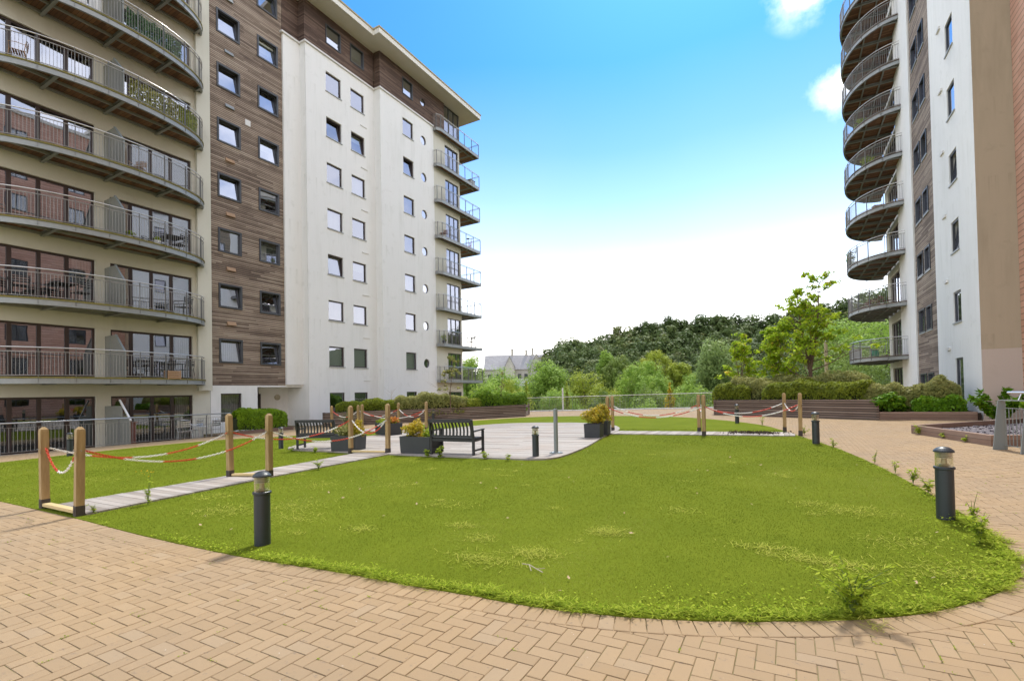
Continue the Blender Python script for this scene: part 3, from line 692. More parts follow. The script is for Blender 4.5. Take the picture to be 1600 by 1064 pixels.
def ring_plate(mb, F, a, z, half, r, n=32, m=0, depth=.13):
    for k in range(n):
        t0, t1 = 2*math.pi*k/n, 2*math.pi*(k+1)/n
        def sqp(t):
            c, s = math.cos(t), math.sin(t); q = half/max(abs(c), abs(s)); return (a+c*q, z+s*q)
        i0, i1 = (a+r*math.cos(t0), z+r*math.sin(t0)), (a+r*math.cos(t1), z+r*math.sin(t1)); o0, o1 = sqp(t0), sqp(t1)
        mb.quad(F(i0[0], 0, i0[1]), F(i1[0], 0, i1[1]), F(o1[0], 0, o1[1]), F(o0[0], 0, o0[1]), m)
        mb.quad(F(i0[0], 0, i0[1]), F(i1[0], 0, i1[1]), F(i1[0], -depth, i1[1]), F(i0[0], -depth, i0[1]), m)
for y, z in ports: ring_plate(b, F3, y, z, .42, rh)
b.build('white_wall', M['white'], bl, fixn=False)
def porthole(F, a, z, r, d=-.10, cover=None):
    q = MB(); n = 28
    for k in range(n):
        t0, t1 = 2*math.pi*k/n, 2*math.pi*(k+1)/n
        P = lambda rr, t, dd: F(a+rr*math.cos(t), dd, z+rr*math.sin(t))
        q.quad(P(r-.045, t0, d+.03), P(r-.045, t1, d+.03), P(r, t1, d+.03), P(r, t0, d+.03)); q.quad(P(r-.045, t0, d+.03), P(r-.045, t1, d+.03), P(r-.045, t1, d), P(r-.045, t0, d))
    fr = q.build('round_window', M['frame_brown'], bl, fixn=False)
    q = MB(); q.add([F(a+(r-.04)*math.cos(2*math.pi*k/n), d, z+(r-.04)*math.sin(2*math.pi*k/n)) for k in range(n)], [tuple(range(n))]); q.build('pane', M['glass'], fr, fixn=False)
for y, z in ports: porthole(F3, y, z, rh)
cvs = {0: ('blind', .02, .98, 0), 1: ('blind', .02, .98, .0), 2: ('curtain', .02, .98, 0), 3: ('curtain', .02, .98, 0), 4: ('blind', .02, .98, .05), 5: ('blind', .02, .98, .55), 6: ('curtain', 0, 1, .0), 9: ('curtain', 0, 1, 0), 11: ('blind', 0, 1, .6)}
for i, t in enumerate(w2): window(bl, F2, *t, rec=.12, fw=.075, fm='frame_brown', gm='glass_end', tilt=.13 if i in (4, 10, 11) else 0, cover=cvs.get(i), sill=True)
for i, t in enumerate(w3): window(bl, F3, *t, rec=.12, fw=.075, fm='frame_brown', gm='glass_end', tilt=.13 if i == 5 else 0, cover=[('blind', 0, 1, 0), None, ('curtain', 0, 1, 0), None, None, None, None][i], sill=True)
for t in w2g: window(bl, F2, *t, rec=.12, fw=.06, fm='frame_brown', gm='glass_low')
window(bl, F3, *w3g[0], rec=.12, fw=.06, fm='frame_brown', gm='glass_low')
for k in range(7):
    b = MB(); z = 5.36+2.905*k-2.9+.1; b.fbox(F2, 24.05, 24.62, 0, .045, z, z+.05); b.build('vent_slot', M['coping'], bl)
# coping line and dark timber top storey
b = MB()
for x0, x1, y0, y1 in ((-25.7, -25.40, 18.42, 19.60), (-25.7, -24.90, 19.60, 19.80), (-25.2, -24.90, 19.80, 25.26), (-25.2, -24.32, 25.26, 25.46), (-24.7, -24.32, 25.46, 31.25)): b.box(x0, x1, y0, y1, 23.05, 23.15)
b.build('coping', M['coping'], bl)
wt2 = [(21.25, 22.45, 23.95, 25.2), (23.25, 24.45, 23.95, 25.2)]; wt3 = [(27.70, 28.85, 23.95, 25.2)]; rt = (30.05, 24.45)
b = MB(); F2t = FX(-25.03, 1); F3t = FX(-24.45, 1)
wall(b, F2t, 19.70, 25.36, 23.15, 25.80, wt2, depth=.14); wall(b, F3t, 25.39, 32.8, 23.15, 25.75, wt3+[(rt[0]-.42, rt[0]+.42, rt[1]-.42, rt[1]+.42)], depth=.14)
ring_plate(b, F3t, rt[0], rt[1], .42, .30); b.quad((-25.03, 25.39, 23.15), (-24.45, 25.39, 23.15), (-24.45, 25.39, 25.75), (-25.03, 25.39, 25.75))
b.build('top_storey_timber', M['timber_dark'], bl, fixn=False)
for t, F in [(w, F2t) for w in wt2]+[(wt3[0], F3t)]: window(bl, F, *t, rec=.06, fw=.06, proud=True, cover=('blind', .02, .98, .45) if t[0] == 23.25 else None)
porthole(F3t, rt[0], rt[1], .3, -.07)
# end bay: cream wall with glazed doors and corner balconies
Fe = FX(-24.47, 1)
EB = [2.50+2.895*k for k in range(8)]         # balcony undersides
dh = [(32.85, 34.72, e+.30, e+2.48) for e in EB[:7]]
b = MB(); wall(b, Fe, 31.28, 34.90, -.42, 23.15, dh+[(32.85, 34.72, -.2, 1.75)], depth=.2)
b.quad((-24.47, 34.90, -.42), (-36, 34.90, -.42), (-36, 34.90, 25.7), (-24.47, 34.90, 25.7)); b.quad((-24.42, 31.28, -.42), (-24.47, 31.28, -.42), (-24.47, 31.28, 23.05), (-24.42, 31.28, 23.05))
b.build('end_bay_wall', M['cream'], bl, fixn=False)
for i, t in enumerate(dh): window(bl, Fe, *t, rec=.1, fw=.06, gm='glass_end', mull=[(33.45, .06), (34.1, .06)])
window(bl, Fe, 32.85, 34.72, -.2, 1.75, rec=.1, fw=.06, gm='glass_low', mull=[(33.8, .06)])
window(bl, FX(-24.45, 1), 32.8, 34.9, 23.16, 25.70, rec=.08, fw=.06, gm='glass_end', mull=[(33.5, .06), (34.2, .06)])
b = MB(); b.box(-36, -24.46, 34.901, 34.95, 23.1, 25.7); b.build('top_storey_return', M['timber_dark'], bl)
# roof with deep pale soffit and stepped eave
b = MB(); E1 = [(-23.75, 4), (-23.75, 24.12), (-23.2, 24.12), (-23.2, 36.35), (-36, 36.35), (-36, 4)]
E1 = [(x, max(y, 18.6)) for x, y in E1]
b.prism(E1, 25.76, 26.02); rf = b.build('roof', M['soffit'], bl)
def edge_strip(pl, z0, z1, out, mat, nm, th=.06):
    b = MB(); p = [Vector(q) for q in pl]; sign = 1
    q = []
    for i, c in enumerate(p):
        q.append(c)
    b.strip([(c.x+out, c.y+ (out if i >= len(p)-2 else 0), 0) for i, c in enumerate(p)], th, z0, z1); return b.build(nm, mat, rf)
ed = [(-23.75, 18.6), (-23.75, 24.10), (-23.749, 24.12), (-23.21, 24.121), (-23.2, 24.14), (-23.2, 36.33), (-23.22, 36.35), (-36, 36.351)]
def offset_poly(pl, d):
    return [(-23.75+d, 18.6), (-23.75+d, 24.12-d), (-23.2+d, 24.12-d), (-23.2+d, 36.35+d), (-36, 36.35+d)]
def band(d0, d1, z0, z1, nm, mat):
    a, c = offset_poly(None, d0), offset_poly(None, d1); b = MB()
    for i in range(4):
        b.hexa([(*a[i], z0), (*c[i], z0), (*c[i+1], z0), (*a[i+1], z0), (*a[i], z1), (*c[i], z1), (*c[i+1], z1), (*a[i+1], z1)])
    b.build(nm, mat, rf)
band(.002, .05, 25.72, 26.06, 'fascia', M['fascia']); band(-.25, .10, 26.061, 26.16, 'gutter', M['roof_edge'])

# ---- curved balconies
def ell(Xw, Yc, a, b2, s, t, inset=0): return (Xw+s*(b2-inset)*math.sin(t), Yc-(a-inset)*math.cos(t))
def curved_balcony(par, Xw, Yc, a, b2, s, z, screen=True, moss=True, t0=0.0, t1=math.pi, name='balcony', beams=(-4.0, -2.06, 0, 2.0, 3.75)):
    n = 48; ts = [t0+(t1-t0)*i/n for i in range(n+1)]
    E = lambda ins: [ell(Xw, Yc, a, b2, s, t, ins) for t in ts]
    b = MB(); b.strip(E(.03), .012, z, z+.20); b.strip(E(.075), .09, z, z+.014); b.strip(E(.075), .09, z+.186, z+.20)
    fl = b.build(name, M['steel'], par)                      # curved steel channel
    b = MB(); out = E(.10)+[]; b.prism(out if s > 0 else out[::-1], z+.14, z+.215); b.build('floor_boards', M['soffit_wood'], fl)
    b = MB(); b.strip(E(.02), .05, z+.202, z+.262); b.build('deck_edge', M['moss'] if moss else M['planter_wood'], fl)
    b = MB()
    for dy in beams:
        q = 1-(dy/a)**2
        if q <= 0: continue
        e = (b2-.08)*math.sqrt(q)
        x0, x1 = Xw+s*.02, Xw+s*e; y = Yc+dy
        b.box(min(x0, x1), max(x0, x1), y-.06, y+.06, z-.02, z-.008); b.box(min(x0, x1), max(x0, x1), y-.008, y+.008, z-.008, z+.13); b.box(min(x0, x1), max(x0, x1), y-.05, y+.05, z+.125, z+.137)
    for fr in (.30, .62) if abs(b2) > 2.2 else (.08, .52,):
        x = Xw+s*b2*fr; h = a*math.sqrt(1-fr*fr)-.12; b.box(x-.035, x+.035, Yc-h, Yc+h, z+.02, z+.12)
    b.build('support_beam', M['steel'], fl)
    zt = z+.262
    # rail posts, handrail, balusters
    arc = [0]; fine = [t0+(t1-t0)*i/400 for i in range(401)]; pf = [ell(Xw, Yc, a, b2, s, t, .05) for t in fine]
    for i in range(400): arc.append(arc[-1]+math.dist(pf[i], pf[i+1]))
    def at(L):
        i = min(399, max(0, int(np.searchsorted(arc, L))-1)); u = (L-arc[i])/(arc[i+1]-arc[i]+1e-9); t = fine[i]*(1-u)+fine[i+1]*u
        p = ell(Xw, Yc, a, b2, s, t, .05); nx, ny = math.sin(t)*s/b2, -math.cos(t)/a; l = math.hypot(nx, ny); return p, (nx/l, ny/l)
    T = arc[-1]; npst = max(3, int(T/1.0)); PBS = []; bb = MB(); hb = MB()
    for i in range(npst+1):
        (x, y), (nx, ny) = at(min(T-.02, max(.02, T*i/npst)))
        pb = MB(); PBS.append(pb); pb.bar((x+nx*.02, y+ny*.02, z+.04), (x+nx*.02, y+ny*.02, zt+1.02), .012, .055, 0, up=(nx, ny, 0)); pb.bar((x, y, zt+.98), (x+nx*.035, y+ny*.035, zt+1.08), .012, .03, 0, up=(-ny, nx, 0))
    k = int(T/.105)
    for i in range(k+1):
        (x, y), _ = at(T*(i+.5)/(k+1)); bb.tube((x, y, zt+.06), (x, y, zt+.92), .0075, 4, caps=False)
    bb.strip(E(.05), .03, zt+.05, zt+.07); bb.strip(E(.05), .035, zt+.92, zt+.945)
    hb.path([(*at(T*i/60)[0], zt+1.09) for i in range(61)], .024, 8)
    for pb in PBS: pb.build('rail_post', M['rail_post'], fl)
    bb.build('balusters', M['baluster'], fl, fixn=False); hb.build('handrail', M['steel_rail'], fl, smooth=True)
    if screen:
        b = MB(); y = Yc; xf = Xw+s*(b2-.08); xm = Xw+s*.98
        P = [(Xw+s*.02, zt), (xf, zt), (xf, zt+1.05), (xm, zt+1.82), (Xw+s*.02, zt+1.82)]
        vs = [(x, y-.012, zz) for x, zz in P]+[(x, y+.012, zz) for x, zz in P]; m = len(P)
        b.add(vs, [tuple(range(m)), tuple(range(2*m-1, m-1, -1))]+[(i, (i+1) % m, m+(i+1) % m, m+i) for i in range(m)])
        sc = b.build('privacy_screen', M['grey_screen'], fl)
        b = MB(); b.bar((xm, y, zt+1.83), (xf, y, zt+1.06), .07, .05); b.bar((xf, y, zt), (xf, y, zt+1.07), .05, .05); b.bar((Xw+s*.5, y, zt), (Xw+s*.5, y, zt+1.8), .035, .035); b.build('screen_frame', M['gate_grey'], fl)
    return fl
for k in range(8): curved_balcony(bl, -25.6, 9.85, 4.06, 1.86, 1, LF[k])
# ground floor screen between the two terraces
b = MB(); b.box(-25.58, -24.1, 9.82, 9.86, -.42, 1.35); b.box(-24.1, -23.4, 9.82, 9.86, -.42, .9); b.build('terrace_screen', M['grey_screen'], bl)
b = MB(); b.bar((-24.3, 9.84, 1.6), (-23.35, 9.84, .75), .06, .05); b.build('terrace_screen_brace', M['coping'], bl)

# ---- corner balconies at the far end
CB = [(-24.50, 31.27), (-24.12, 31.27), (-23.93, 31.62), (-23.93, 37.2), (-26.2, 37.25), (-26.2, 34.97), (-24.46, 34.97)]
for k, e in enumerate(EB):
    b = MB(); op = CB[:5]; b.strip(op, .05, e, e+.22); fl = b.build('corner_balcony', M['steel'], bl)
    b = MB(); b.prism(CB, e+.12, e+.20); b.build('floor_boards', M['soffit_wood'], fl)
    b = MB(); b.box(-24.4, -24.32, 31.4, 37.1, e+.01, e+.118)
    for y in (35.4, 36.4): b.box(-26.1, -24.0, y-.04, y+.04, e+.01, e+.118)
    b.build('support_beam', M['steel'], fl)
    # posts, rail
    P = []; 
    for (x0, y0), (x1, y1) in zip(op[:-1], op[1:]):
        L = math.dist((x0, y0), (x1, y1)); n = max(1, round(L/1.05)); P += [(x0+(x1-x0)*i/n, y0+(y1-y0)*i/n) for i in range(n)]
    P.append(op[-1]); bb, hb = MB(), MB()
    for i, (x, y) in enumerate(P): pb = MB(); pb.bar((x, y, e+.06), (x, y, e+1.27), .035, .05); pb.build('rail_post', M['rail_post'], fl)
    for (x0, y0), (x1, y1) in zip(op[:-1], op[1:]):
        L = math.dist((x0, y0), (x1, y1)); n = max(1, round(L/.12))
        if y0 < 33.6 or y1 > 37.21 or k in (0,):
            for i in range(n):
                yy = y0+(y1-y0)*i/n
                if yy < 34.0 or x1 < -25 or k == 0: bb.tube((x0+(x1-x0)*i/n, yy, e+.27), (x0+(x1-x0)*i/n, yy, e+1.22), .007, 4, caps=False)
    bb.strip(op, .03, e+.26, e+.28); bb.strip(op, .02, e+1.225, e+1.245)
    hb.path([(x, y, e+1.31) for x, y in op], .024, 8)
    bb.build('balusters', M['baluster'], fl, fixn=False); hb.build('handrail', M['steel_rail'], fl)

# ------------------------------------------------------------------ RIGHT BLOCK
br = empty('apartment_building', (6.25, 34, .1), 0, 'block of flats on the right with a tan end wall and rounded balconies', 'building')
XR = 6.25; Fr = FX(XR, -1); HT = 31
zs = [1.35, 4.22, 7.2, 10.1, 12.95, 15.72, 18.5, 21.3, 24.1]
ww = [(26.55, 27.62, 1.41 if i == 0 else z-.03, (2.75 if i == 0 else z+1.28)) for i, z in enumerate(zs)]
ww[0] = (26.55, 27.62, .85, 2.70)
b = MB(); wall(b, Fr, 24.36, 30.30, -.2, HT, ww, depth=.24); b.build('white_wall', M['white'], br, fixn=False)
for i, t in enumerate(ww): window(br, Fr, *t, rec=.07, fw=.07, gm='glass_end', tilt=.14 if i in (2, 3) else 0, cover=[None, None, ('blind', .02, .98, 0), None, ('curtain', .1, .98, 0), None, ('blind', 0, 1, .3), None, None][i], sill=True)
for z in zs[1:]:
    b = MB(); b.fbox(Fr, 28.25, 28.72, 0, .07, z-1.42+.3, z-1.42+.42); b.build('vent_hood', M['coping'], br)
wt = []
for i, z in enumerate(zs):
    o = .12 if i else .0
    wt += [(31.30, 32.35, z+o, z+o+1.25), (32.72, 33.98, z+o, z+o+1.25)] if i else [(31.30, 32.35, 1.0, 2.2), (32.72, 33.98, 1.0, 2.2)]
b = MB(); Frt = FX(XR-.0, -1); wall(b, FX(XR+.03, -1), 30.30, 34.53, -.2, HT, wt, depth=.14); b.build('timber_cladding', M['timber'], br, fixn=False)
for i, t in enumerate(wt): window(br, FX(XR+.03, -1), *t, rec=.03, fw=.08, proud=True, gm='glass_end', sill=True, tilt=.13 if i in (5, 8) else 0, cover=('blind', .02, .98, .3) if i in (4, 9, 13) else None)
b = MB(); b.box(XR-.04, XR+.6, 34.53, 38.5, -.2, HT); b.build('white_pier', M['white'], br)
RB = [3.13, 6.31, 9.38, 12.30, 15.19, 17.96, 20.70, 23.40, 26.1]
dR = [(39.3, 42.9, z+.35, z+2.72) for z in RB[:8]]
b = MB(); wall(b, FX(XR+.15, -1), 38.5, 44.0, -.2, HT, dR+[(39.3, 42.9, .1, 2.75)], depth=.2); b.quad((XR+.15, 44, -.2), (XR+1.5, 44, -.2), (XR+1.5, 44, HT), (XR+.15, 44, HT)); b.build('balcony_wall', M['cream'], br, fixn=False)
for t in dR+[(39.3, 42.9, .1, 2.75)]: window(br, FX(XR+.15, -1), *t, rec=.12, fw=.08, fm='frame_brown', gm='glass', mull=[(40.2, .12), (41.1, .12), (42.0, .12)])
b = MB(); b.box(XR+.9, XR+1.0, 24.7, 43.9, -.2, HT); b.build('interior', M['interior'], br)
# tan end wall: darker above a pale ground storey, terracotta wing beyond the corner
Ftan = FY(24.36, -1)
b = MB(); b.fbox(Ftan, XR+.001, 7.37, -.3, 0, 2.86, HT); b.build('tan_wall', M['tan'], br)
b = MB(); b.fbox(Ftan, XR+.001, 7.39, -.3, .02, -.2, 2.86); b.build('pale_base_wall', M['tan_low'], br)
Fw = FX(7.34, -1); hb_ = []
for k in range(9):
    for y in (-3.0, 3.0, 9.5, 15.5, 19.6): hb_.append((y, y+1.5, 1.2+2.88*k, 2.6+2.88*k))
b = MB(); wall(b, Fw, -8, 24.35, -.2, 27, hb_, depth=.12); b.quad((7.34, -8, -.2), (20, -8, -.2), (20, -8, 27), (7.34, -8, 27)); b.build('terracotta_wing', M['terracotta'], br, fixn=False)
for t in hb_: window(br, Fw, *t, rec=.08, fw=.08, gm='glass_low', mull=[((t[0]+t[1])/2, .07)])
b = MB(); b.box(7.9, 8, -7.9, 24, -.2, 27); b.build('interior', M['interior'], br)
b = MB(); b.box(5.7, 20, 24.2, 45, HT, HT+.3); b.box(7.2, 20, -8.2, 24.19, 27, 27.3); b.box(19, 19.9, -8, 44, -.2, 27); b.build('roof', M['soffit'], br)
for i, z in enumerate(RB): curved_balcony(br, XR+.05, 40.85, 4.25, 2.58, -1, z, screen=False, moss=False, beams=(-3.9, -2.3, -.75, .8, 2.35, 3.8))

# ------------------------------------------------------------------ posts, boards, chains
def make_post():
    r = empty('wooden_post', (0, 0, 0), 0, '', 'post', 'softwood posts carrying the red and white chain')
    b = MB(); w = .05
    b.box(-w, w, -w, w, .02, 1.20); b.hexa([(-w, -w, 1.20), (w, -w, 1.20), (w, w, 1.20), (-w, w, 1.20), (-w*.92, -w*.92, 1.235), (w*.92, -w*.92, 1.235), (w*.92, w*.92, 1.235), (-w*.92, w*.92, 1.235)])
    b.hexa([(-w*.86, -w*.86, 1.235), (w*.86, -w*.86, 1.235), (w*.86, w*.86, 1.235), (-w*.86, w*.86, 1.235), (-w*.35, -w*.35, 1.27), (w*.35, -w*.35, 1.27), (w*.35, w*.35, 1.27), (-w*.35, w*.35, 1.27)])
    b.build('shaft', M['post'], r, world=False)
    b = MB(); q = w+.004; b.box(-q, q, -q, q, 0, .15); b.box(-.008, .008, -q-.006, -q, .02, .13); b.build('metal_shoe', M['bracket'], r, world=False)
    b = MB(); b.tube((0, -w, .93), (0, -w-.03, .93), .006, 6); b.tube((w, 0, .93), (w+.03, 0, .93), .006, 6); b.build('chain_hook', M['steel'], r, world=False)
    return r
POSTS = [(-10.03,3.08,1.25,'left post of the near gateway where the boardwalk meets the paving'),(-8.80,3.07,1.26,'post at the near end of the boardwalk, closest to the camera'),
 (-9.98,5.94,1.31,'left post of the middle pair halfway along the near boardwalk'),(-9.14,6.23,1.29,'right post of the middle pair, behind the left bollard'),
 (-10.72,9.79,1.34,'post in front of the planter beside the rear bench'),(-9.50,9.97,1.37,'post between the two front planters at the edge of the round deck'),
 (-20.27,17.31,1.2,'farthest left post, seen above the rear bench against the white wall'),(-18.23,17.14,1.21,'slim far post left of its twin in front of the flax plant'),
 (-16.8,16.01,1.26,'far post right of its twin in front of the flax plant'),(-16.84,18.46,1.25,'far post standing behind the planter of orange flowers'),(-14.12,17.24,1.3,'far post just left of the big front bench back'),
 (-5.55,16.65,1.33,'front post beside the yellow shrub tubs'),(-5.75,17.85,1.33,'post hidden close behind its twin beside the yellow shrub tubs'),(-2.73,18.03,1.3,'rear post of the middle pair on the right boardwalk'),
 (-2.36,16.5,1.31,'front post of the middle pair on the right boardwalk'),(-.14,18.48,1.27,'rear post at the right end of the right boardwalk'),(.28,17.05,1.28,'front post at the right end of the right boardwalk')]
pp = make_post(); used = [False]
for i, (x, y, h, lb) in enumerate(POSTS):
    o = place(pp, used, (x, y, GZ(x, y)+.01), random.uniform(-.12, .12), lb, (1, 1, h/1.27)); o.rotation_euler = (random.uniform(-.012, .012), random.uniform(-.012, .012), o.rotation_euler[2])
def sill_board(p, q, lb):
    b = MB(); zp, zq = GZ(*p)+.075, GZ(*q)+.075; b.bar((*p, zp), (*q, zq), .10, .045); o = b.build('threshold_board', M['new_board'], bevel=.004)
    tag(o, lb, 'board', 'sawn boards nailed between post feet')
sill_board((-9.97, 3.08), (-8.86, 3.07), 'pale board across the foot of the near gateway'); sill_board((-9.92, 5.96), (-9.20, 6.21), 'pale board between the middle posts of the near boardwalk'); sill_board((-10.66, 9.80), (-9.56, 9.96), 'pale board where the near boardwalk joins the round deck')
def chain(i, j, sag, lb, h=.93, first=0):
    a, c = POSTS[i], POSTS[j]; z0 = GZ(a[0], a[1])+h; z1 = GZ(c[0], c[1])+h
    A, C = Vector((a[0], a[1], z0)), Vector((c[0], c[1], z1)); d = (C-A).normalized(); A += d*.06; C -= d*.06
    n = 40; pts = []
    for k in range(n+1):
        t = k/n; p = A.lerp(C, t); p.z -= sag*4*t*(1-t); pts.append(p)
    L = [0]
    for k in range(n): L.append(L[-1]+(pts[k+1]-pts[k]).length)
    far = math.hypot(*((A+C)/2).xy) > 13; pitch = .042; m = int(L[-1]/pitch); b = MB()
    for k in range(m):
        s = L[-1]*(k+.5)/m; q = min(n-1, max(0, int(np.searchsorted(L, s))-1)); u = (s-L[q])/(L[q+1]-L[q]); c0 = pts[q].lerp(pts[q+1], u); dd = (pts[q+1]-pts[q]).normalized()
        sd = dd.cross(Vector((0, 0, 1))).normalized(); upv = sd.cross(dd)
        side = (sd*math.cos(k*1.57+.6)+upv*math.sin(k*1.57+.6)); mt = (int(s/.56)+first) % 2
        hl, hw, rr = .029, .0145, .0068 if not far else .009
        ring = [c0+dd*hl*math.cos(2*math.pi*w/8)+side*hw*math.sin(2*math.pi*w/8) for w in range(9)]
        nn = dd.cross(side); vs = []
        for w in range(8):
            o_ = (ring[w]-c0).normalized()
            for e in range(4): an = math.pi/2*e; vs.append(ring[w]+o_*rr*math.cos(an)+nn*rr*math.sin(an))
        b.add(vs, [(w*4+e, w*4+(e+1) % 4, ((w+1) % 8)*4+(e+1) % 4, ((w+1) % 8)*4+e) for w in range(8) for e in range(4)], mt)
    tag(b.build('barrier_chain', [M['chain_red'], M['chain_white']], fixn=False), lb, 'chain', 'red and white plastic chains between the posts')
chain(0, 1, .34, 'short red and white chain sagging deeply across the near gateway')
chain(0, 2, .30, 'far chain along the left side of the near boardwalk', first=1); chain(1, 3, .34, 'nearest long chain, sagging in front of the lawn left of the bollard')
chain(2, 4, .30, 'red and white chain from the middle post towards the rear bench'); chain(3, 5, .36, 'red and white chain crossing in front of the bench and the left planter tub', first=1)
chain(4, 5, .36, 'chain hanging across the end of the boardwalk before the round deck', first=1)
chain(6, 7, .30, 'far left chain above the rear bench near the flax plant'); chain(7, 9, .30, 'far chain running behind the orange flowers', first=1); chain(8, 10, .34, 'long far chain in front of the left timber planter')
chain(9, 10, .34, 'chain sagging left of the front bench back', first=1); chain(11, 14, .34, 'long faded chain hanging low over the far lawn'); chain(12, 13, .34, 'long chain behind the right boardwalk, beyond its twin', first=1)
chain(13, 15, .30, 'rear chain before the right timber planter', first=1); chain(14, 16, .33, 'front chain before the right timber planter'); chain(15, 16, .22, 'short white chain closing the right end of the boardwalk', first=1)
chain(13, 14, .18, 'short chain across the boardwalk between the middle right posts')

# ------------------------------------------------------------------ bollard lights
def make_bollard():
    r = empty('bollard_light', (0, 0, 0), 0, '', 'bollard', 'round charcoal bollard lights around the lawn')
    b = MB(); b.lathe([(.078, 0), (.078, .515), (.080, .52), (.090, .525), (.090, .545), (.083, .55)], n=32); b.build('column', M['bollard'], r, world=False, smooth=False)
    b = MB(); b.lathe([(.074, .55), (.074, .70)], n=32); b.build('lens', M['lens'], r, world=False)
    b = MB()
    for k in range(4): z = .645+k*.018; b.lathe([(.045, z), (.071, z-.004), (.071, z-.001), (.045, z+.004)], n=28)
    b.build('louvre_rings', M['louvre'], r, world=False)
    b = MB(); b.lathe([(.026, .55), (.05, .565), (.026, .58), (.022, .63), (.03, .64)], n=16); b.build('lamp', M['brass'], r, world=False)
    b = MB(); b.lathe([(.088, .70), (.089, .712), (.080, .725), (.060, .742), (.035, .754), (.008, .758)], n=32); b.build('cap', M['bollard'], r, world=False)
    return r
BOL = [(-4.97,3.30,.79,'nearest bollard light, standing on the lawn left of centre'),(1.48,7.09,.80,'large bollard light at the right edge of the lawn beside the paving'),(.58,14.77,.82,'bollard light beyond it at the right tip of the lawn'),
 (-1.89,22.38,.79,'bollard light in front of the right timber planter'),(-5.23,10.38,.76,'bollard light at the rim of the round deck, beside the grey pole'),(-14.22,10.11,.70,'bollard light behind the rear bench by the low hedge'),
 (-19.88,6.71,.75,'bollard light by the left railing, half hidden by a wooden post'),(-18.48,23.22,.70,'bollard light behind the front bench, against the left timber planter'),(-9.47,28.52,.77,'farthest bollard light, before the long far railing')]
bp_ = make_bollard(); used = [False]
for x, y, h, lb in BOL: place(bp_, used, (x, y, GZ(x, y)+.012), random.random()*6, lb, (h/.76,)*3)
# grey service pole on a base plate
x, y = -5.0, 11.04; t = empty('metal_pole', (x, y, GZ(x, y)+.05), 0, 'plain grey round pole on a flat base plate on the wooden deck', 'pole')
b = MB(); b.lathe([(.052, .02), (.052, 1.06), (.050, 1.075), (.046, 1.085)], n=24); b.build('tube', M['gate_grey'], t, world=False)
b = MB(); b.lathe([(.165, 0), (.165, .018), (.160, .024)], n=32); b.build('base_plate', M['gate_grey'], t, world=False)
b = MB(); [b.tube((.12*math.cos(q*1.57+.7), .12*math.sin(q*1.57+.7), .024), (.12*math.cos(q*1.57+.7), .12*math.sin(q*1.57+.7), .04), .012, 6) for q in range(4)]; b.build('bolts', M['steel'], t, world=False)

# ------------------------------------------------------------------ garden benches (seen from behind)
def make_bench(W=1.22, nsl=12):
    r = empty('garden_bench', (0, 0, 0), 0, '', 'bench', 'dark slatted garden benches on the round deck'); m = M['bench']; D = .50
    def q(nm, f, bevel=.004): b = MB(); f(b); return b.build(nm, m, r, world=False, bevel=bevel)
    def prof(z): return -.02-.0 - max(0, z-.42)*.20        # lean of the back
    for s in (-1, 1):
        def rear(b):
            x = s*(W/2-.03); b.bar((x, 0, 0), (x, 0, .44), .055, .06, up=(0, 1, 0)); b.bar((x, 0, .43), (x, -.10, .90), .055, .05, up=(0, 1, 0))
        q('leg', rear); q('leg', lambda b: b.bar((s*(W/2-.03), D, 0), (s*(W/2-.03), D, .60), .055, .06, up=(0, 1, 0)))
        q('armrest', lambda b: (b.bar((s*(W/2-.03), -.04, .60), (s*(W/2-.03), D+.05, .625), .07, .03)))
        q('side_stretcher', lambda b: (b.bar((s*(W/2-.03), .03, .12), (s*(W/2-.03), D-.03, .12), .025, .045), b.bar((s*(W/2-.03), .03, .37), (s*(W/2-.03), D-.03, .385), .028, .07)))
    q('seat_rail', lambda b: (b.bar((-W/2+.06, 0, .37), (W/2-.06, 0, .37), .03, .07), b.bar((-W/2+.06, D-.01, .385), (W/2-.06, D-.01, .385), .03, .07)))
    q('seat', lambda b: [b.bar((-W/2+.01, .035+.083*i, .43-.012*math.sin(i*.55)), (W/2-.01, .035+.083*i, .43-.012*math.sin(i*.55)), .062, .02) for i in range(6)])
    def back(b):
        yt = -.098
        b.bar((-W/2+.05, yt, .865), (W/2-.05, yt, .865), .03, .085); b.bar((-W/2+.05, -.012, .475), (W/2-.05, -.012, .475), .03, .05)
        for i in range(nsl):
            x = -W/2+.085+(W-.17)*i/(nsl-1); pts = []
            for k in range(7):
                u = k/6; z = .49+.345*u; yy = -.016-.078*u+.045*math.sin(math.pi*u); pts.append((x, yy, z))
            for k in range(6): b.bar(pts[k], pts[k+1], .042 if i % 6 else .055, .014, up=(0, 1, 0))
    q('backrest', back, 0)
    return r
bn = make_bench(); used = [False]
# front bench: rear legs about (-8.01,9.97) and (-6.83,10.05)
x0, y0, x1, y1 = -8.02, 9.99, -6.80, 10.10; place(bn, used, ((x0+x1)/2, (y0+y1)/2, GZ(-7.4, 10)+.052), math.atan2(y1-y0, x1-x0), 'dark wooden garden bench in front, seen from behind right of its planter tub', (math.hypot(x1-x0, y1-y0)/1.16, 1, .99))
x0, y0, x1, y1 = -13.14, 9.80, -11.95, 10.42; place(bn, used, ((x0+x1)/2, (y0+y1)/2, GZ(-12.6, 10)+.052), math.atan2(y1-y0, x1-x0), 'dark wooden garden bench further left, behind the chains and left of a planter tub', (1, 1, .98))

